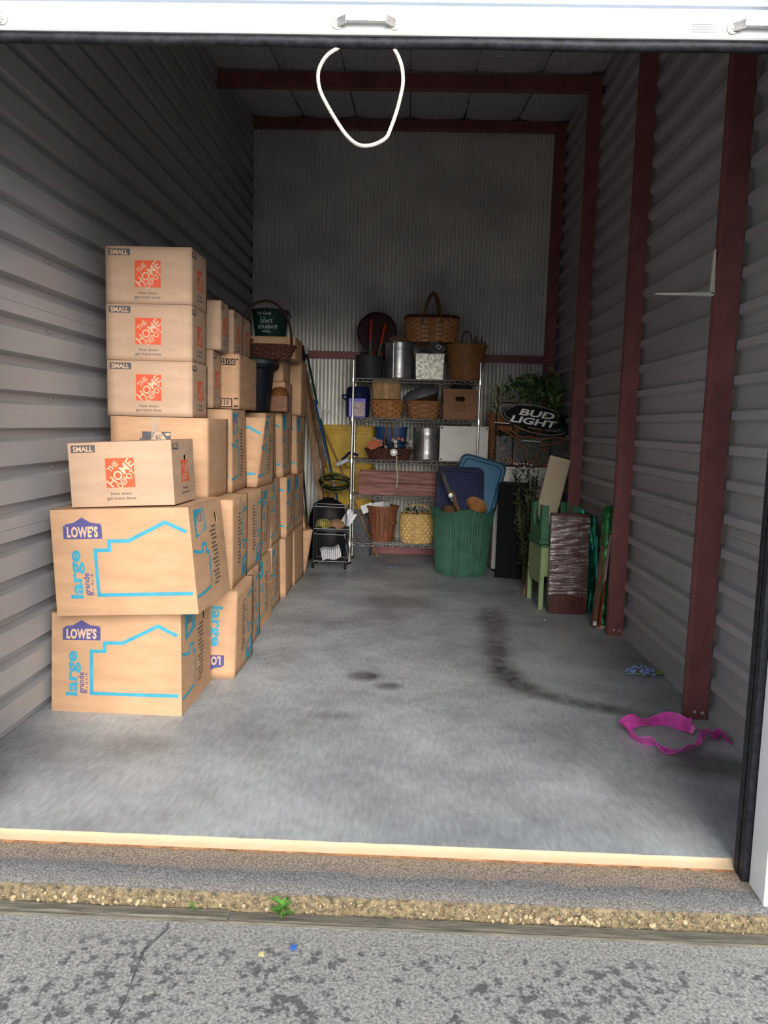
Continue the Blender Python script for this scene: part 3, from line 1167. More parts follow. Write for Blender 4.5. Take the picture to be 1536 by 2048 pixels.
# small boxes standing on the third layer
for lb, xr, yf, z, rz in (('small moving box with orange square, tucked behind the lowest of the tall three', -1.170, 2.115, 1.462, 0),
                          ('small moving box with orange square, on the one tucked behind the tall stack', -1.125, 2.115, 1.799, .6)):
    c = Carton('moving_box', lb, xr, yf, z, .437, .21, .334 if z < 1.5 else .28, rz=math.radians(rz), bulge=.004, group=HDG, mt=CARD2)
    small_print(c, 'R')
    small_print(c, 'F')
    c.end_tape(.09, .045, top=False)
c = Carton('moving_box', 'plain tan carton printed with the number 23150 and a barcode panel', -1.067, 2.335, 1.464, .42, .60, .331, bulge=.004, mt=CARD)
fp, W_, H_ = c.face('F', .0009)
fp2, _, _ = c.face('F', .0016)
mb = MB()
put_rect(mb, fp, W_ - .112, W_ - .018, H_ - .068, H_ - .028, 2)
put_rect(mb, fp, W_ - .013, W_ - .002, H_ - .036, H_ - .028, 1)
for y0 in (.012, .058):
    put_rect(mb, fp, W_ - .026, W_ - .002, y0, y0 + .008, 1)
put_rect(mb, fp, W_ - .140, W_ - .036, .010, .062, 2)
o = mb.build('printed_panel', BLACK, c.root)
mb = MB()
put_text(mb, fp2, '23150', W_ - .065, H_ - .048, .028, width=.084, bold=.015)
put_rect(mb, fp2, W_ - .134, W_ - .042, .015, .057, 2)
mb.build('panel_lettering', CREAM, o)
mb = MB()
fp3 = c.face('F', .0022)[0]
for k in range(12):
    x = W_ - .125 + k * .0065
    put_rect(mb, fp3, x, x + (.002 if k % 3 else .004), .022, .055, 1)
mb.build('barcode', BLACK, o)
for lb, xr, yf, z in (('small moving box with orange square, lying on the 23150 carton', -1.138, 2.505, 1.799),
                      ('small moving box with orange square, hidden behind the one on the 23150 carton', -1.150, 2.815, 1.799)):
    c = Carton('moving_box', lb, xr, yf, z, .437, .29, .283, bulge=.004, group=HDG, mt=CARD2)
    small_print(c, 'R')
c = Carton('cardboard_box', 'small plain cardboard box under the dark red basket, upper of two', -1.00, 3.60, 1.702, .36, .38, .17, mt=CARD)
c = Carton('cardboard_box', 'small plain cardboard box behind the varnished wooden chest, lower of two', -.985, 3.60, 1.470, .36, .40, .23, mt=CARD)
c = Carton('cardboard_box', 'wide low cardboard box under the painted green bucket', -.905, 3.58, 1.876, .42, .42, .165, mt=CARD)
fp, W_, H_ = c.face('F', .0009)
mb = MB()
put_rect(mb, fp, .02, .10, H_ - .05, H_ - .02, 2)
mb.build('size_tag', mat('maroon_print', (.10, .02, .02), .6), c.root)
c = Carton('cardboard_box', 'plain upright cardboard box beside the garden tools on the third layer', -.925, 4.10, 1.452, .30, .36, .45, mt=CARD)

# ------------------------------------------------------------------ roller door, rope
dr = MB()
zz = []
prof = [(0.085, 2.638)]
for k in range(7):
    z = 2.638 + k * .10
    prof += [(0.092, z + .006), (0.092, z + .022), (0.084, z + .028), (0.084, z + .040), (.100, z + .048), (.100, z + .086), (.085, z + .097)]
m_ = len(prof) - 1
dr.grid(lambda u, v: (lerp(-1.48, 1.12, v), prof[int(round(u * m_))][0], prof[int(round(u * m_))][1]), m_, 1)
door = dr.build('door_1', DOORB)
struct(door, 'white ribbed roller door raised over the opening', 'roller door')
bar_ = MB()
pb = [(.104, 2.566), (.074, 2.566), (.070, 2.570), (.070, 2.620), (.076, 2.626), (.076, 2.634), (.084, 2.640), (.104, 2.640)]
for i in range(len(pb)):
    pass
bar_.add([(x, y, z) for x in (-1.475, 1.118) for y, z in pb], [tuple(range(8))[::-1], tuple(range(8, 16))] + [(i, (i + 1) % 8, 8 + (i + 1) % 8, 8 + i) for i in range(8)])
bar_.build('bottom_bar', WHITEP, door)
MB().tube([(x, .092, 2.552 + .0015 * math.sin(x * 9)) for x in [-1.47 + .1 * k for k in range(27)]], .0165, 10).build('rubber_seal', RUBBER, door, smooth=True)
MB().tube([(-1.48, .30, 3.52), (1.12, .30, 3.52)], .20, 20).build('curtain_roll', DOORB, door, smooth=True)
for hx in (-.186, 1.0, -1.393):
    mb = MB()
    for s in (-1, 1):
        M_ = Matrix.Translation((hx + s * .088, .070, 2.597)) @ Matrix.Rotation(PI / 2, 4, 'X')
        mb.lathe([(.019, 0), (.019, .003), (.016, .004)], 14, M=M_, cap0=True, cap1=True, sy=1.05)
        mb.bar((hx + s * .088, .067, 2.597), (hx + s * .060, .048, 2.599), .004, .026, up=(0, 0, 1))
    mb.bar((hx - .062, .047, 2.604), (hx + .062, .047, 2.604), .024, .004, up=(0, 1, 0))
    hnd = mb.build('lift_handle', ZINC, door, bevel=.001)
    for s in (-1, 1):
        MB().lathe([(.006, 0), (.006, .002), (.0001, .004)], 8, M=Matrix.Translation((hx + s * .088, .066, 2.597)) @ Matrix.Rotation(PI / 2, 4, 'X')).build('rivet', ZINC, hnd)
st = MB().box(.762, .868, .0690, .0697, 2.575, 2.613).build('sticker', mat('sticker_paper', (.55, .62, .57), .6), door)
mb = MB()
for k in range(4):
    mb.box(.790, .862 - (.01 * (k % 2)), .0686, .0690, 2.583 + k * .007, 2.5855 + k * .007)
mb.build('sticker_print', mat('sticker_grey', (.30, .34, .31), .7), st)

ROPE = mat('white_braided_rope', (.72, .68, .60), .8, 0, .1, 60, .5, 220)
rk = [(-.262, .10, 2.545), (-.30, .085, 2.515), (-.322, .075, 2.48), (-.330, .07, 2.445), (-.322, .068, 2.40), (-.295, .066, 2.35), (-.262, .064, 2.30), (-.235, .062, 2.266), (-.205, .06, 2.243),
      (-.175, .06, 2.239), (-.145, .062, 2.247), (-.117, .064, 2.265), (-.105, .066, 2.29), (-.088, .068, 2.34), (-.076, .072, 2.39), (-.070, .075, 2.43), (-.074, .08, 2.475), (-.088, .09, 2.515), (-.105, .10, 2.545)]


def smooth_path(p, n=4, closed=False):
    P = [Vector(q) for q in p]
    m = len(P)
    out = []
    rng = range(m) if closed else range(m - 1)
    for i in rng:
        if closed:
            a, b, c_, d_ = P[i - 1], P[i], P[(i + 1) % m], P[(i + 2) % m]
        else:
            a, b, c_, d_ = P[max(i - 1, 0)], P[i], P[i + 1], P[min(i + 2, m - 1)]
        for k in range(n):
            t = k / n
            out.append(.5 * ((2 * b) + (c_ - a) * t + (2 * a - 5 * b + 4 * c_ - d_) * t * t + (3 * b - a - 3 * c_ + d_) * t ** 3))
    if not closed:
        out.append(P[-1])
    return out


o = MB().tube(smooth_path(rk, 4), .0058, 8).build('pull_rope', ROPE, smooth=True)
tag(o, 'white rope loop hanging from the raised roller door', 'rope')

# bracket on the first post
br = thing('shelf_bracket', 'cream steel shelf bracket screwed to the post', 'bracket', (1.375, 1.29, 2.03))
BRM = mat('cream_bracket_enamel', (.70, .68, .58), .5)


def wedge(a, b, wa, wb, t, axis):
    mb = MB()
    a, b = Vector(a), Vector(b)
    d = (b - a).normalized()
    n = Vector((0, 1, 0)).cross(d)
    y = Vector((0, 1, 0)) * t / 2
    p = [a - n * wa / 2 - y, a + n * wa / 2 - y, b + n * wb / 2 - y, b - n * wb / 2 - y]
    p += [q + 2 * y for q in p]
    mb.add(p, [(0, 1, 2, 3), (7, 6, 5, 4), (0, 4, 5, 1), (1, 5, 6, 2), (2, 6, 7, 3), (3, 7, 4, 0)])
    return mb


wedge((-.010, 0, 0), (-.010, 0, .205), .022, .007, .022, 0).build('upright_arm', BRM, br, bevel=.003)
wedge((-.004, 0, .002), (-.272, 0, -.004), .019, .005, .022, 0).build('shelf_arm', BRM, br, bevel=.003)

# ------------------------------------------------------------------ generic builders for the clutter
WICK = mat('brown_wicker', (.32, .155, .065), .42, 0, .10, 14, .1, 60)
WICKT = mat('tan_wicker', (.55, .36, .17), .5, 0, .10, 14, .1, 60)
WICKD = mat('dark_red_wicker', (.085, .03, .022), .5, 0, .25, 40, .2, 60)
WICKO = mat('orange_brown_splint', (.42, .185, .065), .32, 0, .12, 12, .1, 60)
STRAW = mat('golden_straw', (.58, .38, .14), .5, 0, .12, 14, .1, 60)
GALV = mat('galvanised_steel', (.50, .50, .49), .34, .85, .2, 6, .03, 30)
SPANG = mat('spangled_galvanised_steel', (.72, .69, .58), .42, .45, .1, 5, voronoi=55, col2=(.34, .33, .29), mask=(.15, .85))
CHROME = mat('chrome_wire', (.74, .73, .70), .25, .9, .06, 8)
DGREY = mat('charcoal_enamel', (.045, .047, .05), .5, .1, .15, 10)
NAVY = mat('navy_plastic', (.010, .018, .072), .5, 0, .15, 8, spec=.12)
BLUEP = mat('mid_blue_plastic', (.03, .125, .22), .4, 0, .1, 8)
YELP = mat('yellow_tote_plastic', (.50, .31, .02), .45, 0, .1, 6)
GREENH = mat('green_hamper_plastic', (.045, .13, .085), .5, 0, .12, 8)
SAGE = mat('sage_green_paint', (.255, .34, .16), .55, 0, .08, 6)
TEALG = mat('deep_green_paint', (.055, .155, .085), .45, 0, .1, 6)
WOODR = mat('reddish_plank', (.27, .125, .105), .7, 0, .25, 6, .15, 40, stretch=(1, 6, 10))
WOODBR = mat('brown_wood', (.20, .10, .05), .6, 0, .25, 8, .1, 40, stretch=(8, 8, 1))
WOODLT = mat('ash_handle', (.30, .17, .085), .55, 0, .2, 8, stretch=(8, 8, 1))
PAPER = mat('white_paper', (.66, .66, .68), .8, 0, .08, 8)
LEAF = mat('ivy_leaf', (.14, .27, .08), .5, 0, .45, 20, col2=(.025, .06, .02))
LEAFP = mat('pale_leaf', (.48, .55, .30), .55, 0, .2, 12)
LEAFD = mat('dark_conifer', (.022, .042, .018), .6, 0, .4, 20)
STEM = mat('plant_stem', (.10, .09, .04), .7)
TERRA = mat('terracotta', (.30, .10, .045), .7, 0, .15, 8)
REDH = mat('red_grip', (.42, .04, .025), .45, 0, .1, 8)
WHITEC = mat('white_panel_enamel', (.66, .65, .60), .4, 0, .1, 5, col2=(.50, .49, .45), mask=(.2, .5))
SKYB = mat('light_blue_lid_plastic', (.035, .16, .28), .42, 0, .1, 8)


def superell(a, rx, ry, e):
    c_, s_ = math.cos(a), math.sin(a)
    return math.copysign(abs(c_) ** e, c_) * rx, math.copysign(abs(s_) ** e, s_) * ry


def wicker(root, rx0, ry0, rx1, ry1, h, stakes=26, rows=9, e=1.0, amp=.006, m=WICK, m_stake=None, rim=.012, belly=0., stake_w=.3, m_rim=None):
    """woven body between bottom radii (0) and top radii (1)"""
    mb = MB()
    n = stakes * 2

    def rad(t, k):
        q = belly * math.sin(PI * t)
        return lerp(rx0, rx1, t) + q, lerp(ry0, ry1, t) + q
    for i in range(rows):
        zs = (i / rows, (i + .5) / rows, (i + 1) / rows)
        vs_ = []
        for j, t in enumerate(zs):
            for k in range(n):
                a = 2 * PI * k / n
                rx, ry = rad(t, k)
                off = 0 if k % 2 else amp * (1 if (k // 2 + i) % 2 else -1)
                off += .004 if j == 1 else -.002
                x, y = superell(a, rx + off, ry + off, e)
                vs_.append((x, y, t * h))
        mb.add(vs_, [(j * n + k, j * n + (k + 1) % n, (j + 1) * n + (k + 1) % n, (j + 1) * n + k) for j in (0, 1) for k in range(n)])
    stuff(mb.build('weave', m, root))
    mb = MB()
    for k in range(stakes):
        for sgn in (-1, 1):
            pass
        a0 = 2 * PI * (k - stake_w / 2) / stakes
        a1 = 2 * PI * (k + stake_w / 2) / stakes
        vs_ = []
        for t in (0, .25, .5, .75, 1):
            rx, ry = rad(t, k)
            vs_ += [(*superell(a0, rx + .001, ry + .001, e), t * h), (*superell(a1, rx + .001, ry + .001, e), t * h)]
        mb.add(vs_, [(2 * j, 2 * j + 1, 2 * j + 3, 2 * j + 2) for j in range(4)])
    stuff(mb.build('stakes', m_stake or m, root))
    mb = MB()
    mb.tube([(*superell(2 * PI * k / 32, rx1, ry1, e), h) for k in range(32)], rim, 6, closed=True)
    mb.build('rim', m_rim or m, root, smooth=True)
    mb = MB().add([(*superell(2 * PI * k / 32, rx0, ry0, e), .002) for k in range(32)], [tuple(range(32))])
    mb.build('base', m, root)


def bail(root, name, w_, h_, z, r, m, y=0., flat=None, lean=0.):
    pts = []
    for k in range(15):
        a = PI * k / 14
        zz_ = math.sin(a) ** .8 * h_
        pts.append((math.cos(a) * w_ / 2, y + lean * zz_, z + zz_))
    mb = MB()
    if flat:
        for p, q in zip(pts, pts[1:]):
            mb.bar(p, q, r * 2, flat)
    else:
        mb.tube(pts, r, 6)
    return mb.build(name, m, root, smooth=True)


def leaf_shape(mb, base, d, up, L_, W_, bend=.2):
    d = Vector(d).normalized()
    s = d.cross(Vector(up)).normalized()
    n = s.cross(d)
    b = Vector(base)
    pts = [b, b + d * L_ * .35 + s * W_ * .5 + n * bend * L_ * .15, b + d * L_ * .35 + n * 0, b + d * L_ * .35 - s * W_ * .5 + n * bend * L_ * .15,
           b + d * L_ * .72 + s * W_ * .33 - n * bend * L_ * .2, b + d * L_ * .7 - n * bend * L_ * .3, b + d * L_ * .72 - s * W_ * .33 - n * bend * L_ * .2, b + d * L_ - n * bend * L_ * .6]
    mb.add(pts, [(0, 1, 2), (0, 2, 3), (1, 4, 5, 2), (2, 5, 6, 3), (4, 7, 5), (5, 7, 6)])


def rnd_dir(r, up=.3):
    return Vector((r.uniform(-1, 1), r.uniform(-1, 1), r.uniform(-1, 1) + up)).normalized()


# ------------------------------------------------------------------ wire shelving
SX0, SX1, SY0, SY1 = -.565, .668, 5.20, 5.56
SH = [.22, .695, 1.05, 1.46, 1.842]
sh = thing('wire_shelving', 'chrome wire shelving unit with five shelves full of baskets and pails', 'shelf', (0, 0, 0))
for (x, y) in ((SX0, SY0), (SX1, SY0), (SX0, SY1), (SX1, SY1)):
    MB().tube([(x, y, .02), (x, y, 2.01)], .0125, 10).build('post', CHROME, sh, smooth=True)
    MB().lathe([(.018, 0), (.018, .012), (.01, .02)], 10, c=(x, y, 0), cap1=True).build('foot', BLACK, sh)
for si, z in enumerate(SH):
    mb = MB()
    zt, zb = z - .006, z - .036
    for y in (SY0, SY1):
        mb.tube([(SX0, y, zt), (SX1, y, zt)], .0055, 5)
        mb.tube([(SX0, y, zb), (SX1, y, zb)], .005, 5)
        nz_ = 24
        pts = []
        for k in range(nz_ + 1):
            pts.append((lerp(SX0 + .02, SX1 - .02, k / nz_), y, zt if k % 2 else zb))
        mb.tube(pts, .0045, 4)
    for x in (SX0, SX1):
        mb.tube([(x, SY0, zt), (x, SY1, zt)], .0035, 5)
        mb.tube([(x, SY0, zb), (x, SY1, zb)], .0035, 5)
        mb.tube([(x, lerp(SY0, SY1, k / 8), zt if k % 2 else zb) for k in range(9)], .0028, 4)
    for k in range(47):
        x = lerp(SX0, SX1, (k + 1) / 48)
        mb.tube([(x, SY0, z - .002), (x, SY1, z - .002)], .0018, 4)
    for y in (lerp(SY0, SY1, .33), lerp(SY0, SY1, .66)):
        mb.tube([(SX0, y, z - .006), (SX1, y, z - .006)], .003, 4)
    mb.build('wire_shelf', CHROME, sh)
    for (x, y) in ((SX0, SY0), (SX1, SY0)):
        MB().lathe([(.019, -.04), (.017, .002)], 10, c=(x, y, z), cap1=True).build('collar', BLACK if si > 9 else CHROME, sh)

# --- top shelf
Z5 = SH[4]
t = thing('stock_pot', 'charcoal metal pot holding two red-handled loppers', 'pot', (-.42, 5.345, Z5))
MB().lathe([(.125, 0), (.132, .01), (.138, .21), (.142, .222), (.134, .222), (.13, .02)], 28).build('body', DGREY, t, smooth=True)
MB().tube([(*superell(2 * PI * k / 28, .139, .139, 1), .2) for k in range(28)], .004, 5, closed=True).build('rim_band', DGREY, t)
for (bx, tx, tz, lb) in ((-.42, -.415, .56, 'red-handled loppers standing upright in the charcoal pot'), (-.37, -.275, .52, 'red-handled loppers leaning right in the charcoal pot')):
    g = thing('loppers', lb, 'loppers', (bx, 5.345, Z5 + .022), group='loppers in the charcoal pot')
    d_ = Vector((tx - bx, .03, tz))
    p = lambda k: d_ * k
    MB().tube([p(.0), p(.36)], .012, 6).build('blade_head', DGREY, g)
    MB().tube([p(.36), p(.62)], .011, 6).build('shaft', mat('grey_ash_shaft', (.20, .19, .15), .6), g, smooth=True)
    MB().tube([p(.62), p(.70), p(.95), p(1)], [.014, .018, .017, .012], 8).build('grip', REDH, g, smooth=True)
    MB().tube([p(.37) + Vector((.02, 0, 0)), p(.45) + Vector((.03, 0, 0))], .012, 6).build('second_grip', REDH, g)
t = thing('round_tray', 'large dark red-brown round tray leaning upright on the top shelf', 'tray', (-.36, 5.545, Z5 + .20 + .0), rot=(math.radians(83), 0, 0))
DRED = mat('dark_lacquer', (.045, .014, .012), .4, 0, .15, 6)
MB().lathe([(.0001, .006), (.185, .006), (.197, .02), (.20, .018), (.19, -.004), (.0001, -.004)], 40, cap0=False).build('disc', DRED, t, smooth=True)
MB().tube([(*superell(2 * PI * k / 40, .197, .197, 1), .016) for k in range(40)], .007, 6, closed=True).build('rim', DRED, t, smooth=True)
t['label'] = 'large dark red-brown round tray propped upright behind the loppers'
t.location = (-.36, 5.53, Z5 + .475)
t = thing('crate_stand', 'dark wooden crate standing behind the charcoal pot', 'crate', (-.40, 5.525, Z5))
MB().box(-.12, .11, -.03, .035, 0, .265).build('body', mat('near_black_wood', (.03, .018, .014), .7), t, bevel=.004)
MB().box(-.125, .115, -.034, .04, .265, .275).build('lid', mat('near_black_wood', (.03, .018, .014), .7), t)


def pail(loc, r0, r1, h, label, handle=True, seam_a=-2.0, name='galvanised_pail', grp=None):
    t = thing(name, label, 'pail', loc, group=grp)
    pr = [(r0 - .004, 0), (r0, .004)]
    for k in range(1, 16):
        u = k / 16
        r_ = lerp(r0, r1, u)
        pr.append((r_ + (.004 if k in (3, 12) else 0), u * h))
    pr += [(r1, h - .004), (r1 + .005, h), (r1 - .003, h + .002), (r1 - .006, h - .01), (r0 - .006, .01)]
    MB().lathe(pr, 36).build('body', GALV, t, smooth=True)
    MB().tube([(*superell(2 * PI * k / 36, r1 + .003, r1 + .003, 1), h) for k in range(36)], .0055, 6, closed=True).build('rolled_rim', GALV, t, smooth=True)
    a = seam_a
    MB().tube([(math.cos(a) * (r0 + .001), math.sin(a) * (r0 + .001), .01), (math.cos(a) * (r1 + .001), math.sin(a) * (r1 + .001), h - .01)], .005, 5).build('seam', GALV, t)
    for s in (-1, 1):
        e_ = MB()
        a2 = -1.57 + s * 1.1 + .3
        c_ = Vector((math.cos(a2) * (r1 + .006), math.sin(a2) * (r1 + .006), h - .03))
        e_.tube([c_ + Vector((0, 0, .02)), c_ + Vector((.004, -.008, .005)), c_ + Vector((0, 0, -.012))], .005, 5)
        e_.build('ear', GALV, t)
    if handle:
        pts = [(math.cos(a_) * r1 * 1.02, -abs(math.sin(a_)) * r1 * 1.03, h - .03 - math.sin(a_) * .05) for a_ in [PI * k / 12 for k in range(13)]]
        MB().tube([(p_[0], p_[1] - .006, p_[2]) for p_ in pts], .003, 5).build('bail_handle', GALV, t, smooth=True)
    return t


pail((-.128, 5.38, Z5), .138, .147, .355, 'tall galvanised can on the top shelf with papers on it', handle=False, seam_a=-1.95)
t = thing('paper_bundle', 'bundle of yellowed papers and a small wooden box lying on the tall can', 'papers', (-.145, 5.36, Z5 + .358))
MB().box(-.07, .09, -.1, .1, 0, .008, Matrix.Rotation(.15, 4, 'Z')).build('sheet', mat('yellowed_paper', (.50, .42, .25), .8), t)
MB().box(-.075, .045, -.08, .02, .009, .045, Matrix.Rotation(-.1, 4, 'Z')).build('wooden_box', WOODBR, t, bevel=.003)
MB().box(-.05, .085, -.05, .08, .046, .052, Matrix.Rotation(.3, 4, 'Z') @ Matrix.Rotation(.35, 4, 'X')).build('folded_sheet', mat('yellowed_paper', (.50, .42, .25), .8), t)
t = thing('square_planter', 'square spangled galvanised planter on the top shelf', 'planter', (.175, 5.36, Z5))
mb = MB()
P0, P1, hh = .132, .142, .25
mb.add([(-P0, -.12, 0), (P0, -.12, 0), (P0, .12, 0), (-P0, .12, 0), (-P1, -.13, hh), (P1, -.13, hh), (P1, .13, hh), (-P1, .13, hh), (-P1 + .006, -.124, hh), (P1 - .006, -.124, hh), (P1 - .006, .124, hh), (-P1 + .006, .124, hh),
        (-P0 + .006, -.114, .01), (P0 - .006, -.114, .01), (P0 - .006, .114, .01), (-P0 + .006, .114, .01)],
       [(3, 2, 1, 0)] + [(i, (i + 1) % 4, 4 + (i + 1) % 4, 4 + i) for i in range(4)] + [(4 + i, 4 + (i + 1) % 4, 8 + (i + 1) % 4, 8 + i) for i in range(4)] + [(8 + i, 8 + (i + 1) % 4, 12 + (i + 1) % 4, 12 + i) for i in range(4)] + [(12, 13, 14, 15)])
mb.build('body', SPANG, t, bevel=.002)
MB().tube([(-P1, -.13, hh), (P1, -.13, hh), (P1, .13, hh), (-P1, .13, hh)], .004, 5, closed=True).build('rim', SPANG, t)
t = thing('grey_carton', 'small grey carton with a white label tilted on the square planter', 'carton', (.24, 5.33, Z5 + .300), rot=(0, math.radians(33), math.radians(-10)))
MB().box(-.085, .085, -.06, .06, 0, .06).build('body', mat('slate_card', (.085, .088, .095), .7), t, bevel=.002)
mb = MB().box(-.01, .035, -.0608, -.060, .012, .05)
lb_ = mb.build('label_patch', PAPER, t)
MB().box(-.002, .027, -.0614, -.0609, .02, .042).build('label_print', DGREY, lb_)
t = thing('cloth_scraps', 'crumpled grey cloth inside the square planter', 'cloth', (.12, 5.36, Z5 + .012))
MB().lathe([(.0001, .27), (.05, .262), (.09, .24), (.105, .12), (.1, 0)], 14, wob=lambda p, a, r, z: p + Vector((0, 0, .02 * math.sin(a * 3 + z * 9))), cap0=False).build('cloth', mat('grey_cloth', (.10, .10, .10), .9), t, smooth=True)

t = thing('picnic_basket', 'brown splint picnic basket with two swing handles perched on the can and planter', 'basket', (.185, 5.38, Z5 + .365))
wicker(t, .24, .135, .268, .15, .235, stakes=30, rows=11, e=.55, amp=.009, m=WICKO, m_stake=WICKO, rim=.011, stake_w=.75, m_rim=WICKD)
MB().lathe([(.262, .228), (.268, .232), (.268, .248), (.25, .262), (.0001, .264)], 32, sx=1, sy=.575, e=.55, cap0=False).build('lid', WICKD, t, smooth=True)
for s in (-1, 1):
    hb = MB()
    pts = [(-.095 * 1 + .0, s * .152, .17), (-.09, s * .152, .235), (-.045, s * .10 - .01, .40), (-.012, s * .05 - .02, .475), (.02, s * .05 - .02, .475), (.055, s * .10 - .01, .40), (.085, s * .152, .235), (.09, s * .152, .17)]
    for p_, q_ in zip(pts, pts[1:]):
        hb.bar(p_, q_, .026, .006)
    hb.build('handle', mat('handle_splint', (.17, .075, .035), .5), t)
t = thing('bushel_basket', 'tall round brown reed basket at the right end of the top shelf', 'basket', (.535, 5.38, Z5))
wicker(t, .145, .14, .20, .165, .345, stakes=64, rows=26, e=.95, amp=.0035, m=WICK, m_stake=WICKO, rim=.013, stake_w=.55)
bail(t, 'loop_handle', .10, .14, .345, .006, WICKD, y=-.03)
mb = MB()
for k in range(7):
    x = .07 + .018 * k
    mb.bar((x, .03, .30), (x + .01 * math.sin(k * 2.1), .02, .42 + .03 * math.sin(k * 1.7)), .012, .004)
mb.build('dark_sticks', WICKD, t)

# --- second shelf
Z4 = SH[3]
t = thing('navy_kettle', 'navy enamel pot with lid behind the violet picture box', 'pot', (-.53, 5.42, Z4))
MB().lathe([(.105, 0), (.115, .02), (.12, .21), (.124, .22), (.118, .235), (.115, .28), (.10, .30), (.0001, .31)], 28).build('body', NAVY, t, smooth=True)
MB().tube([(-.118, 0, .17), (-.15, -.02, .19), (-.155, -.02, .215), (-.12, 0, .22)], .01, 6).build('side_handle', NAVY, t, smooth=True)
t = thing('picture_box', 'small box with a violet-blue border and a pale picture', 'box', (-.525, 5.255, Z4))
MB().box(-.083, .083, -.035, .03, 0, .182).build('body', mat('violet_blue_card', (.16, .13, .75), .35, 0, .1, 8), t, bevel=.003)
mb = MB().box(-.035, .078, -.0425, -.035, .01, .150)
pc = mb.build('picture', mat('pale_picture', (.52, .42, .44), .5, 0, .2, 30, col2=(.34, .26, .20), mask=(.4, .62)), t)
MB().box(-.072, -.046, -.0425, -.035, .01, .150).build('side_strip', mat('lavender_strip', (.42, .36, .80), .4), t)
t = thing('tan_basket', 'square tan wicker hamper stacked on the chunky brown basket', 'basket', (-.245, 5.38, Z4 + .184))
wicker(t, .135, .125, .145, .135, .165, stakes=52, rows=17, e=.45, amp=.003, m=WICKT, rim=.008, stake_w=.4)
MB().lathe([(.146, .165), (.148, .175), (.14, .185), (.0001, .187)], 32, sy=.93, e=.45, cap0=False).build('lid', WICKT, t, smooth=True)
t = thing('braided_basket', 'chunky brown braided basket under the tan wicker hamper', 'basket', (-.232, 5.38, Z4))
wicker(t, .125, .115, .158, .14, .165, stakes=22, rows=6, e=.7, amp=.012, m=WICKO, rim=.014, stake_w=.7)
t = thing('splint_basket', 'brown splint basket holding a tilted grey-lidded tub', 'basket', (.128, 5.38, Z4))
wicker(t, .135, .12, .17, .145, .165, stakes=20, rows=7, e=.6, amp=.009, m=WICK, rim=.013, stake_w=.8)
for s in (-1, 1):
    MB().bar((s * .172, -.05, .02), (s * .182, -.06, .15), .018, .006).build('side_splint', WICKD, t)
t = thing('lidded_tub', 'dark tub with a domed grey lid tilted in the splint basket', 'tub', (.118, 5.38, Z4 + .185), rot=(math.radians(8), math.radians(-17), 0))
MB().lathe([(.10, -.13), (.12, -.1), (.155, 0), (.178, .035), (.182, .042)], 32, sy=.72).build('tub', mat('dark_brown_tub', (.055, .024, .02), .5), t, smooth=True)
MB().lathe([(.184, .040), (.188, .05), (.17, .088), (.10, .12), (.0001, .128)], 32, sy=.72, cap0=True).build('domed_lid', mat('slate_blue_lid', (.12, .12, .14), .38, 0, .06, 6), t, smooth=True)
t = thing('file_box', 'brown cardboard file box with a cut-out hand hole on the wire shelf', 'box', (.482, 5.35, Z4))
mb = MB().box(-.165, .165, -.13, .16, 0, .295)
fbx = mb.build('body', mat('file_box_card', (.30, .155, .085), .75, 0, .07, 6), t, bevel=.004)
MB().box(-.169, .169, -.134, .164, .262, .298).build('lid', mat('file_box_card', (.30, .155, .085), .75), t, bevel=.003)
mb = MB()
sl = slot(.096, .052)
cut(fbx, MB().box(-.16, .16, -.125, .155, .005, .255))
mb.add([(x, .06, .198 + y) for x, y in sl] + [(x, -.16, .198 + y) for x, y in sl], [tuple(range(15, -1, -1)), tuple(range(16, 32))] + [(i, (i + 1) % 16, 16 + (i + 1) % 16, 16 + i) for i in range(16)])
cut(fbx, mb)
mb = MB()
put_stroke(mb, lambda u, v: Vector((u, -.1306, v)), [(-.048, .092), (-.048, .148), (.048, .148), (.048, .092), (-.048, .092)], .004)
put_text(mb, lambda u, v: Vector((u, -.1306, v)), 'NOTE', 0, .120, .018, bold=.0)
mb.build('printed_label', mat('brown_ink', (.10, .045, .02), .7), t)
t = thing('felt_hat', 'dark blue felt hat lying on top of the file box', 'hat', (.50, 5.36, Z4 + .298))
MB().lathe([(.10, 0), (.10, .02), (.085, .055), (.04, .072), (.0001, .075)], 20, sy=.9).build('crown', mat('dark_felt', (.018, .02, .028), .9), t, smooth=True)
MB().box(-.13, -.06, -.06, .06, 0, .008).build('brim', mat('dark_felt', (.018, .02, .028), .9), t, bevel=.003)

# --- third shelf
Z3 = SH[2]
pail((.172, 5.38, Z3), .122, .136, .325, 'galvanised bucket with bail handle on the third shelf', seam_a=-1.75)
t = thing('blue_bin', 'dark blue plastic bin with rolled rim at the back of the third shelf', 'bin', (-.185, 5.465, Z3))
mb = MB()
mb.lathe([(.13, 0), (.135, .01), (.16, .30), (.172, .305), (.172, .325), (.158, .325), (.13, .02)], 28, sy=.5, e=.7).build('body', mat('royal_blue_plastic', (.015, .055, .15), .4), t, smooth=True)
t = thing('flower_basket', 'brown gathering basket of faded artificial flowers on the third shelf', 'basket', (-.20, 5.27, Z3))
wicker(t, .19, .07, .235, .085, .10, stakes=26, rows=6, e=.8, amp=.006, m=WICKD, rim=.012)
bail(t, 'tall_handle', .09, .30, .07, .008, WOODBR)
rf = random.Random(21)
FC = [('salmon_petal', (.50, .13, .07)), ('white_petal', (.60, .58, .52)), ('lilac_petal', (.32, .25, .34)), ('white_petal', (.60, .58, .52))]
lm = MB()
for k in range(90):
    b = Vector((rf.uniform(-.2, .2), rf.uniform(-.08, .04), rf.uniform(.09, .19)))
    leaf_shape(lm, b, rnd_dir(rf, .2), (0, 0, 1), rf.uniform(.03, .06), .02)
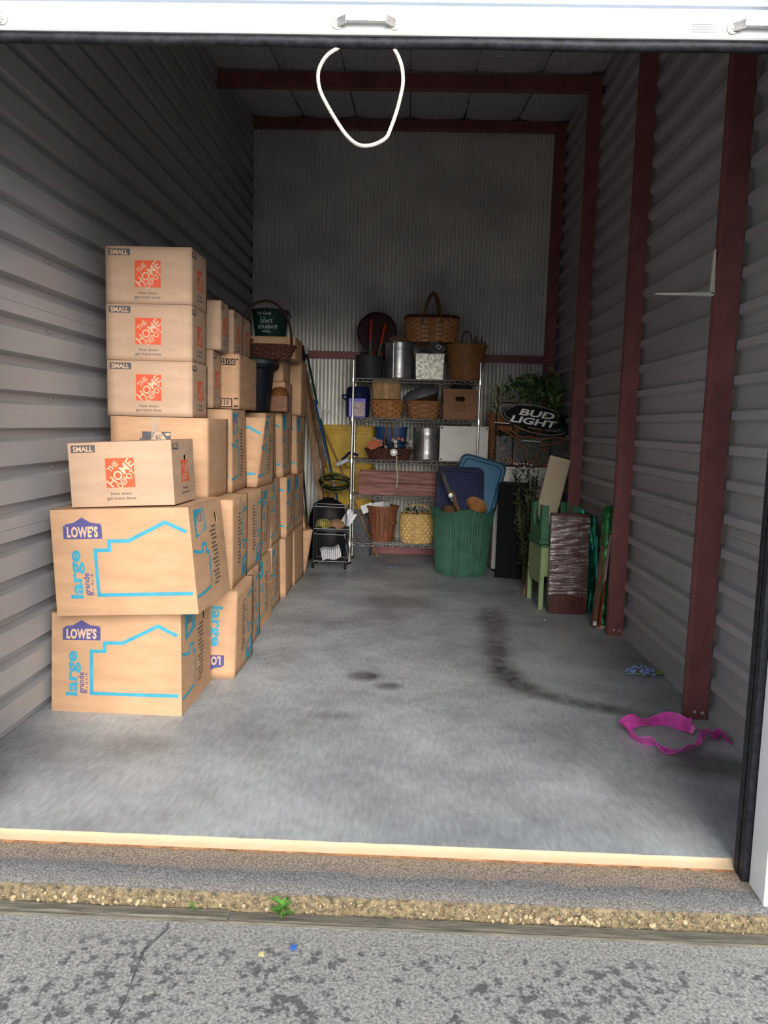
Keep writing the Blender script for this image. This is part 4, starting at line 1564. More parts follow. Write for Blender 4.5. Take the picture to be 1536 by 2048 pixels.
stuff(lm.build('foliage', LEAFD, t))


def blossom(root, loc, r_, m, name='flower', k=6, seed=0):
    mb = MB()
    rr = random.Random(seed)
    for i in range(k):
        a = 2 * PI * i / k + rr.uniform(-.2, .2)
        leaf_shape(mb, loc, (math.cos(a), -.5, math.sin(a)), (0, -1, 0), r_, r_ * .8)
    f_ = mb.build(name, m, root)
    MB().lathe([(.0001, r_ * .25), (r_ * .2, r_ * .15), (r_ * .25, 0)], 8, M=Matrix.Translation(loc) @ Matrix.Rotation(PI / 2, 4, 'X'), cap0=False).build('flower_centre', mat('flower_eye', (.45, .33, .08), .7), f_)


for k in range(16):
    nm, cl_ = FC[k % 4]
    x = rf.uniform(-.20, .22)
    blossom(t, (x, rf.uniform(-.10, -.03), rf.uniform(.11, .21)), rf.uniform(.015, .026), mat(nm, cl_, .7), seed=k)
for dx in (-.14, -.11, -.165):
    blossom(t, (dx, -.09, .15 + .02 * math.sin(dx * 90)), .05, mat('salmon_petal', (.50, .13, .07), .7), k=8, seed=3)
t = thing('pull_tape', 'pale webbing tape with a white round reel hanging over the shelf edge', 'tape', (-.115, 5.172, .78))
MB().grid(lambda u, v: (lerp(-.006, .006, u) + .006 * math.sin(v * 5), -.004 * math.sin(v * 6), lerp(0, .31, v)), 1, 14).build('webbing', mat('pale_webbing', (.42, .40, .28), .7), t)
MB().lathe([(.034, 0), (.036, .004), (.036, .022), (.028, .026), (.0001, .027)], 24, M=Matrix.Translation((-.035, .0, .345)) @ Matrix.Rotation(PI / 2, 4, 'X')).build('reel', PAPER, t, smooth=True)
MB().lathe([(.012, 0), (.012, .003), (.0001, .004)], 14, M=Matrix.Translation((-.035, -.0268, .345)) @ Matrix.Rotation(PI / 2, 4, 'X')).build('hub', GALV, t)
t = thing('enamel_panel', 'white enamelled steel panel with dark corner dots propped at the shelf end', 'panel', (.535, 5.225, Z3))
mb = MB().box(-.238, .238, 0, .012, .0, .348)
mb.build('sheet', WHITEC, t, bevel=.004)
for sx_ in (-1, 1):
    for z in (.02, .328):
        MB().lathe([(.009, 0), (.009, .0012)], 10, M=Matrix.Translation((sx_ * .218, 0, z)) @ Matrix.Rotation(PI / 2, 4, 'X'), cap1=True).build('corner_dot', BLACK, t)  # flat black discs laid on as the dark corner dots

# --- fourth shelf
Z2 = SH[1]
t = thing('plank_box', 'long reddish weathered plank box on the fourth shelf down', 'box', (-.09, 5.33, Z2))
for k, (z0, z1) in enumerate(((0, .118), (.121, .235))):
    MB().box(-.40, .40, -.12 - .002 * k, -.10, z0, z1).build('front_plank', WOODR, t, bevel=.004)
    MB().box(-.40, .40, .10, .12, z0, z1).build('back_plank', WOODR, t, bevel=.004)
for s in (-1, 1):
    MB().box(s * .39 - .01, s * .39 + .01, -.10, .10, 0, .235).build('end_board', WOODR, t, bevel=.003)
MB().box(-.38, .38, -.10, .10, 0, .015).build('bottom_board', WOODR, t)
# --- bottom shelf
Z1 = SH[0]
t = thing('stave_basket', 'reddish brown stave bushel basket on the bottom shelf', 'basket', (-.25, 5.38, Z1))
STV = mat('cedar_stave', (.20, .075, .035), .6, 0, .2, 8, .1, 40, stretch=(6, 6, 1))
ns = 20
for k in range(ns):
    mb = MB()
    vs_ = []
    for tt in (0, 1):
        r_ = lerp(.118, .158, tt)
        for da in (-.46, .46):
            a = 2 * PI * (k + da) / ns
            vs_ += [(math.cos(a) * r_, math.sin(a) * r_, tt * .36), (math.cos(a) * (r_ - .007), math.sin(a) * (r_ - .007), tt * .36)]
    mb.add(vs_, [(0, 2, 6, 4), (1, 5, 7, 3), (0, 4, 5, 1), (2, 3, 7, 6), (4, 6, 7, 5), (0, 1, 3, 2)])
    mb.build('stave', STV, t)
for z, r_ in ((.345, .160), (.19, .142), (.02, .122)):
    MB().lathe([(r_, -.012), (r_ + .005, -.012), (r_ + .006, .012), (r_ + .001, .012)], 28, c=(0, 0, z), cap0=False).build('hoop', STV, t)
MB().lathe([(.118, 0), (.118, .008)], 20, cap1=True).build('base', STV, t)
t = thing('paper_wad', 'crumpled papers poking out of the stave basket', 'papers', (-.25, 5.38, Z1 + .01))
for k in range(4):
    MB().box(-.06, .06, -.004, .004, .30, .385, Matrix.Translation((.02 * k - .03, .02 * k - .03, 0)) @ Matrix.Rotation(.5 * k, 4, 'Z') @ Matrix.Rotation(.25 * (k - 1.5), 4, 'Y')).build('sheet', PAPER, t)
MB().box(-.06, .06, -.05, .05, 0, .30).build('paper_bag', mat('grey_bag', (.16, .15, .14), .8), t, bevel=.01)
t = thing('straw_basket', 'golden straw basket with hoop handle on the bottom shelf', 'basket', (.105, 5.33, Z1))
wicker(t, .145, .12, .165, .135, .285, stakes=40, rows=9, e=.75, amp=.006, m=STRAW, rim=.013, belly=.015, stake_w=.5)
bail(t, 'hoop_handle', .26, .09, .285, .008, STRAW, y=.05)
mb = MB()
rf = random.Random(5)
for k in range(60):
    leaf_shape(mb, (rf.uniform(-.13, .13), rf.uniform(-.09, .09), .29 + rf.uniform(0, .05)), rnd_dir(rf, .3), (0, 0, 1), .05, .018)
stuff(mb.build('greenery', LEAFD, t))
mb = MB()
for k in range(9):
    a = .2 * k
    mb.tube([(.16, -.10 + .01 * k, .30), (.185 + .01 * math.sin(k), -.12, .18), (.18 + .012 * math.sin(k * 2), -.13, .05 + .012 * k)], .003, 4)
mb.build('raffia', mat('raffia_strands', (.36, .36, .14), .7), t)

# ------------------------------------------------------------------ hamper, lids and right-hand corner
t = thing('laundry_hamper', 'green ribbed plastic hamper with scalloped rim standing before the shelving', 'hamper', (.525, 4.905, 0))


def hw(p, a, r, z):
    k = 1 + .012 * (1 if math.cos(a * 64) > 0 else -1)
    up = max(0, (z - .5) / .13)
    return Vector((p.x * k, p.y * k, p.z + up * .022 * math.cos(5 * a + 1.2)))


MB().lathe([(.232, 0), (.236, .006), (.24, .03), (.246, .1), (.254, .2), (.262, .3), (.27, .4), (.277, .5), (.288, .58), (.300, .615), (.296, .62), (.278, .59), (.262, .45), (.226, .02)], 256, sy=.95, wob=hw).build('body', GREENH, t, smooth=True)
MB().tube([(math.cos(a) * .30, math.sin(a) * .285, .617 + .0215 * .93 * math.cos(5 * a + 1.2)) for a in [2 * PI * k / 80 for k in range(80)]], .007, 6, closed=True).build('scalloped_rim', GREENH, t, smooth=True)


def rrect(w_, h_, r, n=6):
    out = []
    for cx, cy, a0 in ((w_ / 2 - r, h_ / 2 - r, 0), (-w_ / 2 + r, h_ / 2 - r, PI / 2), (-w_ / 2 + r, -h_ / 2 + r, PI), (w_ / 2 - r, -h_ / 2 + r, 1.5 * PI)):
        out += [(cx + r * math.cos(a0 + PI / 2 * k / n), cy + r * math.sin(a0 + PI / 2 * k / n)) for k in range(n + 1)]
    return out


def tote_lid(label, loc, rot, w_, h_, m, m2):
    t = thing('tote_lid', label, 'lid', loc, rot=rot, group='plastic tote lids in the hamper')
    I = Matrix.Identity(4)
    MB().prism(rrect(w_, h_, .07), I, .012).build('plate', m, t, bevel=.003)
    MB().tube([(x, y, .012) for x, y in rrect(w_ - .02, h_ - .02, .065)], .008, 6, closed=True).build('outer_rim', m2, t, smooth=True)
    MB().prism(rrect(w_ - .10, h_ - .10, .05), Matrix.Translation((0, 0, .012)), .008).build('raised_centre', m, t, bevel=.003)
    MB().tube([(x, y, .014) for x, y in rrect(w_ - .085, h_ - .085, .055)], .005, 6, closed=True).build('groove_line', m2, t, smooth=True)
    return t


# plates stand up: local y -> up, local z -> towards the door
tote_lid('navy plastic tote lid standing in the green hamper', (.495, 4.93, .715), (math.radians(80), 0, math.radians(2)), .455, .60, NAVY, mat('navy_edge', (.006, .01, .04), .5))
tote_lid('mid-blue plastic tote lid leaning right behind the navy lid', (.655, 4.985, .80), (math.radians(82), math.radians(14), math.radians(2)), .455, .62, SKYB, mat('blue_edge', (.012, .06, .11), .5))
t = thing('woven_fan', 'orange-brown woven scoop sticking out of the hamper', 'basket', (.62, 4.74, .60), rot=(math.radians(-62), math.radians(28), 0))
wicker(t, .03, .03, .10, .07, .15, stakes=24, rows=11, amp=.004, m=WICKO, rim=.007)
t = thing('leather_belt', 'dark leather strap with a silver buckle draped over the hamper rim', 'belt', (.36, 4.665, .60))
mb = MB()
bp_ = smooth_path([(-.05, .02, .40), (-.04, .0, .34), (-.005, -.01, .25), (.03, -.015, .17), (.07, -.015, .09), (.11, -.012, .03), (.15, .0, -.01)], 4)
for p_, q_ in zip(bp_, bp_[1:]):
    mb.bar(p_, q_, .03, .006)
mb.build('strap', mat('dark_leather', (.030, .014, .008), .5), t)
MB().lathe([(.022, 0), (.024, .004), (.02, .01), (.0001, .012)], 16, M=Matrix.Translation((.03, -.022, .165)) @ Matrix.Rotation(PI / 2, 4, 'X')).build('buckle', mat('tarnished_silver', (.42, .42, .38), .4, .6), t, smooth=True)
MB().tube([(.035, -.03, .135), (.045, -.03, .115)], .008, 6).build('clasp', mat('tarnished_silver', (.42, .42, .38), .4, .6), t)
MB().tube(smooth_path([(.03, -.02, .20), (.06, -.02, .18), (.075, -.02, .12), (.1, -.02, .06), (.12, -.015, 0)], 4), .011, 6).build('brown_loop', mat('tan_leather', (.20, .10, .045), .5), t, smooth=True)
t = thing('woven_hat', 'dark brown crushed hat tucked in the front of the hamper', 'hat', (.40, 4.80, .575))
MB().lathe([(.07, 0), (.075, .05), (.05, .085), (.0001, .09)], 18, sy=.7).build('crown', mat('brown_felt', (.12, .06, .03), .9), t, smooth=True)
MB().lathe([(.07, 0), (.11, .012), (.112, .016), (.06, .02)], 18, sy=.6).build('brim', mat('brown_felt', (.12, .06, .03), .9), t, smooth=True)

t = thing('white_cabinet', 'low white cabinet standing behind the black speaker', 'cabinet', (1.145, 5.05, 0))
MB().box(-.31, .31, 0, .45, .02, 1.0).build('carcass', WHITEC, t, bevel=.006)
MB().box(-.32, .32, -.02, .46, 1.0, 1.022).build('top_board', WHITEC, t, bevel=.004)
for s in (-1, 1):
    d0 = MB().box(min(s * .005, s * .305), max(s * .005, s * .305), -.016, -.001, .06, .97).build('door', WHITEC, t, bevel=.003)
    MB().lathe([(.008, 0), (.012, .012), (.0001, .016)], 10, M=Matrix.Translation((s * .03, -.016, .6)) @ Matrix.Rotation(PI / 2, 4, 'X')).build('knob', GALV, d0)
MB().box(-.30, .30, .02, .43, 0, .02).build('plinth', BLACK, t)
t = thing('floor_speaker', 'tall black floor-standing speaker cabinet beside the green hamper', 'speaker', (.955, 4.70, 0), rz=math.radians(-16))
MB().box(-.125, .125, 0, .26, .012, .885).build('cabinet', BLACK, t, bevel=.004)
MB().box(-.118, .118, -.014, -.001, .03, .87).build('grille', mat('speaker_cloth', (.011, .012, .0135), .9, 0, .1, 80, .2, 300, spec=.05), t, bevel=.004)
MB().box(-.13, .13, -.01, .265, 0, .012).build('base', BLACK, t)

# neon beer sign
t = thing('neon_sign', 'unlit neon beer sign with a longhorn outline standing on the white cabinet', 'sign', (1.155, 5.06, 1.028), rot=(math.radians(-4), 0, math.radians(-3)))
FRM = mat('black_sign_metal', (.006, .0065, .008), .5, spec=.08)
NORG = mat('orange_neon_glass', (.42, .13, .05), .3, 0, .1, 10)
NGRY = mat('grey_neon_glass', (.30, .30, .29), .3, 0, .1, 10)
SILV = mat('silver_lettering', (.80, .80, .80), .4, .1, .06, 10)
mb = MB()
for x in (-.325, -.16, .2, .345):
    mb.bar((x, .018, .0), (x, .018, .50), .012, .012)
for z in (.005, .30, .40):
    mb.bar((-.33, .018, z), (.35, .018, z), .012, .012, up=(0, 1, 0))
mb.build('wire_frame', FRM, t)
SL = math.tan(math.radians(-7.5))


def sgn(x, z, y=0.):
    return Vector((x, y, z + SL * x))


mb = MB()
NE = 36
ov = [(.03 + .31 * math.copysign(abs(math.cos(2 * PI * k / NE)) ** .8, math.cos(2 * PI * k / NE)), .475 + .098 * math.copysign(abs(math.sin(2 * PI * k / NE)) ** .8, math.sin(2 * PI * k / NE))) for k in range(NE)]
mb.add([sgn(x, z, -.008) for x, z in ov] + [sgn(x, z, .004) for x, z in ov], [tuple(range(NE)), tuple(range(2 * NE - 1, NE - 1, -1))] + [(i, NE + i, NE + (i + 1) % NE, (i + 1) % NE) for i in range(NE)])
pl = mb.build('oval_plate', FRM, t)
mb = MB()
put_text(mb, lambda u, v: sgn(u, v, -.012), 'BUD', .055, .512, .060, width=.34, bold=.03, shear=.25)
put_text(mb, lambda u, v: sgn(u, v, -.012), 'LIGHT', .03, .435, .060, width=.455, bold=.03, shear=.25)
mb.build('lettering', SILV, pl)
mb = MB()
mb.tube(smooth_path([sgn(-.20, .40, -.02), sgn(-.265, .43, -.02), sgn(-.27, .49, -.02), sgn(-.20, .545, -.02), sgn(-.05, .585, -.02), sgn(.12, .585, -.02), sgn(.25, .555, -.02)], 5), .005, 6)
mb.tube(smooth_path([sgn(-.19, .425, -.02), sgn(-.245, .45, -.02), sgn(-.24, .50, -.02), sgn(-.16, .555, -.02)], 5), .005, 6)
mb.tube(smooth_path([sgn(-.16, .375, -.02), sgn(-.03, .335, -.02), sgn(.12, .325, -.02), sgn(.24, .34, -.02), sgn(.325, .375, -.02)], 5), .005, 6)
mb.tube([sgn(-.02, .372, -.02), sgn(.10, .372, -.02)], .0055, 6)
mb.tube([sgn(.14, .372, -.02), sgn(.25, .375, -.02)], .0055, 6)
mb.build('grey_tube', NGRY, t, smooth=True)
MB().bar((-.345, -.005, .415), (-.20, -.005, .408), .006, .02, up=(0, 1, 0)).build('white_bar', SILV, t)
mb = MB()
HORN = [(-.265, .315), (-.27, .300), (-.225, .298), (-.155, .262), (-.085, .228), (-.098, .212), (-.112, .195), (-.085, .182), (-.058, .180), (-.045, .172), (-.030, .12), (-.028, .07), (-.010, .055), (.02, .050), (.05, .055),
        (.062, .075), (.065, .12), (.085, .175), (.12, .182), (.145, .195), (.135, .212), (.115, .222), (.19, .240), (.25, .262), (.315, .292), (.325, .302), (.30, .318), (.24, .318), (.14, .285), (.085, .268), (.05, .283), (.0, .288), (-.05, .272), (-.10, .277), (-.16, .305), (-.20, .322)]
mb.tube(smooth_path([sgn(x, z, -.02) for x, z in HORN], 3, closed=True), .0055, 6, closed=True)
mb.build('longhorn_tube', NORG, t, smooth=True)
MB().tube([sgn(-.07, .238, -.01), sgn(.10, .255, -.01)], .006, 6).build('white_electrode', SILV, t)
ST = {'H': [[(0, 0), (0, 1)], [(1, 0), (1, 1)], [(0, .5), (1, .5)]], 'O': [[(.5, 0), (.1, .2), (0, .5), (.1, .8), (.5, 1), (.9, .8), (1, .5), (.9, .2), (.5, 0)]], 'K': [[(0, 0), (0, 1)], [(1, 1), (.05, .5), (1, 0)]],
      "'": [[(.5, 1), (.3, .75)]], 'E': [[(1, 1), (0, 1), (0, 0), (1, 0)], [(0, .5), (.8, .5)]], 'M': [[(0, 0), (0, 1), (.5, .3), (1, 1), (1, 0)]], 'R': [[(0, 0), (0, 1), (.8, 1), (1, .78), (.8, .52), (0, .52)], [(.5, .52), (1, 0)]],
      'N': [[(0, 0), (0, 1), (1, 0), (1, 1)]], 'S': [[(1, .85), (.5, 1), (.05, .8), (.3, .55), (.8, .42), (.95, .2), (.5, 0), (0, .15)]]}
mb = MB()
x = -.245
for ch in "HOOK 'EM HORNS":
    if ch == ' ':
        x += .022
        continue
    w_ = .012 if ch == "'" else .032
    for s_ in ST[ch]:
        mb.tube([sgn(x + a * w_, -.002 + b * .055, -.02) for a, b in s_], .0035, 5)
    x += w_ + .014
mb.build('tube_lettering', NORG, t)
MB().box(-.33, .345, .026, .034, .0, .30).build('clear_backing', mat('clear_acrylic', (.5, .5, .5), .2, 0, .02, 5, alpha=.06, spec=.3), t)
MB().tube(smooth_path([(.335, -.01, .30), (.345, -.012, .15), (.33, -.015, .05), (.35, -.012, .0)], 4), .004, 5).build('power_cord', mat('pale_cord', (.30, .27, .20), .7), t)

# baskets and greenery behind the sign
t = thing('log_basket', 'brown wicker basket behind the neon sign holding greenery', 'basket', (.965, 5.335, 1.022))
wicker(t, .15, .12, .19, .15, .50, stakes=36, rows=18, amp=.005, m=WICK, rim=.014)
bail(t, 'bowed_handle', .34, .12, .50, .008, WICKD, y=-.05)
t = thing('clay_pot', 'terracotta clay pot with ivy behind the neon sign', 'pot', (1.315, 5.345, 1.022))
MB().lathe([(.10, 0), (.135, .46), (.145, .46), (.148, .54), (.13, .54), (.09, .05)], 24).build('pot', TERRA, t, smooth=True)
for k in range(5):
    MB().tube(smooth_path([(0, 0, .5), (.06 * math.cos(k * 1.3), -.05, .68), (.14 * math.cos(k * 1.3), -.10 + .04 * math.sin(k), .78 - .05 * k)], 4), .006, 5).build('stem', STEM, t)
rf = random.Random(9)
mb = MB()
for k in range(420):
    u = rf.random()
    if u < .7:
        c_ = Vector((rf.gauss(-.06, .15), rf.gauss(-.10, .07), rf.gauss(.78, .065)))
    else:
        c_ = Vector((rf.gauss(.13, .05), rf.gauss(-.20, .05), rf.uniform(.38, .80)))
    c_.x = max(-.38, min(.085, c_.x))
    leaf_shape(mb, c_, rnd_dir(rf, -.35), rnd_dir(rf, .6), rf.uniform(.045, .085), rf.uniform(.03, .055))
stuff(mb.build('ivy_leaves', LEAF, t))
mb = MB()
for k in range(90):
    c_ = Vector((rf.gauss(.02, .14), rf.gauss(-.18, .05), rf.gauss(.74, .10)))
    c_.x = max(-.38, min(.085, c_.x))
    leaf_shape(mb, c_, rnd_dir(rf, -.35), rnd_dir(rf, .6), rf.uniform(.04, .07), rf.uniform(.03, .05))
stuff(mb.build('pale_leaves', mat('mid_green_leaf', (.17, .26, .08), .5, 0, .3, 20), t))
t = thing('spiky_plant', 'pale green spiky artificial plant beside the shelving post', 'plant', (.855, 5.27, 1.30))
rf = random.Random(12)
for k in range(64):
    mb = MB()
    z = rf.uniform(.18, .50)
    a = rf.uniform(0, 2 * PI)
    leaf_shape(mb, (0.02 * math.cos(a), .02 * math.sin(a), z), (math.cos(a), math.sin(a) * .6, rf.uniform(.3, 1.4)), (0, 0, 1), rf.uniform(.08, .14), .028, .3)
    mb.build('leaf', LEAFP, t)
MB().tube([(0, 0, -.278), (0, 0, .5)], .012, 6).build('stalk', STEM, t)

t = thing('leaf_garland', 'dark green artificial leaf garland heaped behind the longhorn outline', 'garland', (1.12, 5.135, 1.024))
rf = random.Random(41)
MB().tube(smooth_path([(-.27, 0, .01), (-.12, .01, .12), (.05, 0, .20), (.20, .01, .10), (.29, 0, .012)], 5), .006, 5).build('vine', STEM, t, smooth=True)
mb = MB()
for k in range(420):
    leaf_shape(mb, (rf.uniform(-.27, .27), rf.uniform(-.012, .03), rf.uniform(.03, .33)), rnd_dir(rf, -.3), (0, -1, .3), rf.uniform(.04, .06), .03)
for i_, p_ in enumerate(mb.v):
    mb.v[i_] = (p_[0], max(-.022, min(.035, p_[1])), max(.003, p_[2]))
stuff(mb.build('leaves', LEAFD, t))

# dark conifer twigs and wildflowers by the speaker
t = thing('twig_bundle', 'bundle of dark green artificial pine twigs standing right of the speaker', 'plant', (1.08, 4.48, 0))
rf = random.Random(14)
for k in range(12):
    top = Vector((rf.uniform(-.12, .10), rf.uniform(-.05, .10), rf.uniform(.55, .98)))
    base = Vector((rf.uniform(-.03, .03), rf.uniform(-.03, .03), .004))
    stm = MB().tube([base, base.lerp(top, .5) + Vector((rf.uniform(-.03, .03), 0, 0)), top], .005, 5).build('branch', STEM, t)
    mb = MB()
    for j in range(70):
        q = base.lerp(top, rf.uniform(.2, 1))
        leaf_shape(mb, q, rnd_dir(rf, .9), (0, 1, 0), rf.uniform(.05, .08), .012)
    stuff(mb.build('needles', LEAFD if k % 3 else mat('olive_needles', (.05, .075, .02), .6, 0, .3, 20), stm))
t = thing('wildflower_spray', 'spray of tiny white artificial flowers above the black speaker', 'flowers', (1.00, 4.78, .886))
mb = MB()
for k in range(10):
    a = rf.uniform(-.5, .9)
    mb.tube([(0, 0, 0), (.06 * math.sin(a), -.02, .08), (.16 * math.sin(a) + .03, -.05, .10 + .06 * rf.random())], .002, 4)
mb.build('stems', LEAFD, t)
for k in range(26):
    blossom(t, (rf.uniform(-.05, .16), rf.uniform(-.07, -.02), rf.uniform(.06, .20)), rf.uniform(.008, .014), mat('white_petal', (.60, .58, .52), .7), k=5, seed=k)
mb = MB()
for k in range(70):
    leaf_shape(mb, (rf.uniform(-.04, .16), rf.uniform(-.05, .0), rf.uniform(.0, .18)), rnd_dir(rf, .4), (0, 0, 1), .05, .02)
stuff(mb.build('foliage', LEAFD, t))
t = thing('sunflower_vase', 'dark vase with a small sunflower beside the third red post', 'flowers', (1.30, 4.60, 0))
MB().lathe([(.06, 0), (.075, .1), (.07, .5), (.045, .62), (.055, .66)], 20).build('vase', mat('dark_glazed_vase', (.015, .022, .02), .4), t, smooth=True)
for k, (dx, z) in enumerate(((.01, .86), (-.05, .98), (.05, 1.0))):
    MB().tube([(0, 0, .5), (dx * .5, -.01, .75), (dx, -.03, z)], .004, 5).build('stem', STEM, t)
blossom(t, (.01, -.05, .86), .036, mat('golden_petal', (.50, .30, .03), .6), k=11, seed=4)
for k in range(7):
    blossom(t, (rf.uniform(-.06, .06), -.05, rf.uniform(.92, 1.03)), .03, mat('blue_petal', (.05, .07, .20), .6) if k % 3 else mat('white_petal', (.60, .58, .52), .7), seed=k)
mb = MB()
for k in range(60):
    leaf_shape(mb, (rf.uniform(-.07, .07), rf.uniform(-.05, .03), rf.uniform(.66, .95)), rnd_dir(rf, -.2), (0, 0, 1), .08, .022)
stuff(mb.build('leaves', LEAFD, t))

# sage table with an upturned green stool on it, wrapped board, tan slab
t = thing('sage_table', 'small sage green table with straight legs under the upturned stool', 'table', (1.03, 3.48, 0), rz=math.radians(4))
TW, TD, TH = .30, .42, .505
for x, y in ((0, 0), (TW - .035, 0), (0, TD - .035), (TW - .035, TD - .035)):
    MB().box(x, x + .035, y, y + .035, 0, .30).build('leg', SAGE, t, bevel=.002)
MB().box(.003, TW - .003, .003, TD - .003, .26, TH - .018).build('apron_box', SAGE, t, bevel=.003)
MB().prism([(0, 0), (TD, 0), (TD, .05), (TD - .05, .05), (TD - .09, .085), (.09, .085), (.05, .05), (0, .05)][::-1], Matrix(((0, 0, 1, 0), (1, 0, 0, 0), (0, -1, 0, .285), (0, 0, 0, 1))), .012).build('side_skirt', SAGE, t)
MB().box(-.006, TW + .006, -.006, TD + .006, TH - .018, TH).build('top', TEALG, t, bevel=.003)
MB().box(.04, TW - .04, -.004, .003, .30, .43).build('drawer_front', SAGE, t, bevel=.002)
t = thing('green_stool', 'deep green stool with arched cut-outs upturned on the sage table', 'stool', (1.02, 3.50, .507), rz=math.radians(4))
MB().box(0, .31, 0, .38, 0, .035).build('seat', TEALG, t, bevel=.006)


def arch_panel(w_, h_, leg, M_, th):
    pts = [(0, 0), (w_, 0), (w_, h_), (w_ - leg, h_)]
    iw = w_ - 2 * leg
    for k in range(13):
        a = PI * k / 12
        pts.append((w_ / 2 + iw / 2 * math.cos(a), h_ - .10 - (h_ - .10 - .085) * math.sin(a) ** .6))
    pts += [(leg, h_), (0, h_)]
    return MB().prism(pts, M_, th)


RX = Matrix.Rotation(PI / 2, 4, 'X')
arch_panel(.29, .265, .055, Matrix.Translation((.01, .035, .035)) @ RX, .022).build('front_legs', TEALG, t, bevel=.002)
arch_panel(.29, .265, .055, Matrix.Translation((.01, .365, .035)) @ RX, .022).build('back_legs', TEALG, t, bevel=.002)
RZ = Matrix.Rotation(PI / 2, 4, 'Z')
arch_panel(.30, .265, .05, Matrix.Translation((.012, .04, .035)) @ RZ @ RX, .02).build('side_legs', TEALG, t, bevel=.002)
arch_panel(.30, .265, .05, Matrix.Translation((.28, .04, .035)) @ RZ @ RX, .02).build('side_legs', TEALG, t, bevel=.002)
t = thing('tan_slab', 'tan paper-wrapped slab leaning at an angle behind the upturned stool', 'slab', (1.015, 3.99, .0), rot=(math.radians(-9), math.radians(13), 0))
MB().box(-.088, .088, 0, .03, .53, 1.20).build('slab', mat('tan_kraft_wrap', (.64, .52, .35), .7, 0, .1, 5, .1, 20), t, bevel=.004)
MB().box(-.092, .092, -.003, .033, .56, 1.17).build('plastic_film', mat('cloudy_film', (.5, .45, .38), .15, 0, .1, 20, .5, 25, alpha=.12), t)
MB().box(-.03, .03, .006, .026, .0, .53).build('support_batten', WOODBR, t)


def film_mat():
    m = bpy.data.materials.new('stretch_film')
    m.use_nodes = True
    N, L = m.node_tree.nodes, m.node_tree.links
    N.remove(N['Principled BSDF'])
    tr = N.new('ShaderNodeBsdfTransparent')
    gl = N.new('ShaderNodeBsdfGlossy')
    gl.inputs['Roughness'].default_value = .16
    mx = N.new('ShaderNodeMixShader')
    mx.inputs[0].default_value = .16
    L.new(tr.outputs[0], mx.inputs[1])
    L.new(gl.outputs[0], mx.inputs[2])
    L.new(mx.outputs[0], N['Material Output'].inputs['Surface'])
    tc = N.new('ShaderNodeTexCoord')
    mp = N.new('ShaderNodeMapping')
    mp.inputs['Scale'].default_value = (5, 5, 38)
    mp.inputs['Rotation'].default_value = (0, .12, 0)
    L.new(tc.outputs['Object'], mp.inputs[0])
    n = N.new('ShaderNodeTexNoise')
    n.inputs['Scale'].default_value = 1.5
    n.inputs['Detail'].default_value = 6
    L.new(mp.outputs[0], n.inputs['Vector'])
    bp = N.new('ShaderNodeBump')
    bp.inputs['Strength'].default_value = .9
    bp.inputs['Distance'].default_value = .008
    L.new(n.outputs['Fac'], bp.inputs['Height'])
    L.new(bp.outputs[0], gl.inputs['Normal'])
    return m


t = thing('wrapped_board', 'dark mahogany cabinet panel wrapped in stretch film leaning near the post', 'board', (1.085, 3.36, 0), rot=(math.radians(-4), 0, math.radians(-1)))
MAH = mat('mahogany_veneer', (.075, .022, .018), .35, 0, .2, 5, stretch=(6, 6, 1))
MB().box(0, .285, 0, .075, 0.003, .765).build('panel', MAH, t, bevel=.003)
film = film_mat()
MB().grid(lambda u, v: (lerp(-.004, .289, u), -.004 - .004 * noise.noise(Vector((u * 3, v * 26, 0))), lerp(.145, .745, v) + .012 * math.sin(u * 5) * (1 - v)), 14, 60).build('film_front', film, t, smooth=True)
MB().grid(lambda u, v: (-.006 - .010 * abs(noise.noise(Vector((u * 5, v * 22, 3)))), lerp(.08, -.004, u), lerp(.06, .745, v)), 6, 50).build('film_side', film, t, smooth=True)
for x, z in ((.20, .66), (.215, .665), (.18, .075), (.19, .08)):
    MB().bar((x, -.003, z - .02), (x + .004, -.003, z + .02), .004, .003).build('dowel_slot', BLACK, t)

FOILT = mat('teal_green_foil', (.010, .14, .085), .15, .6, .25, 12, .6, 16, stretch=(3, 3, .6))
FOILG = mat('bright_green_foil', (.03, .20, .06), .25, .4, .3, 16, .8, 24)
t = thing('foil_package', 'flat teal foil-wrapped package leaning against the right wall', 'package', (1.355, 3.475, 0))
mb = MB().grid(lambda u, v: (lerp(-.02, .115, u) - .02 * v + .008 * noise.noise(Vector((u * 6, v * 4, 0))), -.06 * u + .10 * v - .02 + .014 * noise.noise(Vector((u * 9, v * 3, 2))), lerp(0.004, .80 - .07 * u, v)), 16, 24)
mb.build('foil_front', FOILT, t, smooth=True)
MB().add([(-.02, .0, .004), (.115, -.06, .004), (.115, .0, .004), (-.02, .05, .004), (-.04, .11, .78), (.095, .05, .71), (.095, .10, .71), (-.04, .15, .78)],
         [(0, 1, 2, 3), (4, 7, 6, 5), (0, 3, 7, 4), (1, 5, 6, 2), (2, 6, 7, 3)]).build('wrapped_back', FOILT, t)
t = thing('foil_roll', 'bright green glittering foil roll leaning by the second red post', 'roll', (1.405, 3.02, 0))
mb = MB()
mb.tube([Vector((0, 0, .006)).lerp(Vector((.03, .10, .86)), k / 30) + Vector((.006 * noise.noise(Vector((k * .7, 0, 0))), .006 * noise.noise(Vector((k * .7, 5, 0))), 0)) for k in range(31)], [.046 + .006 * math.sin(k * 1.9) for k in range(29)] + [.04, .022], 16)
mb.build('foil', FOILG, t, smooth=True)
MB().box(-.045, .01, -.06, -.025, .001, .02).build('wood_offcut', mat('pale_pine', (.50, .37, .20), .7), t)
t = thing('wooden_rail', 'brown wooden rail leaning in front of the green foil roll', 'rail', (1.34, 2.985, 0))
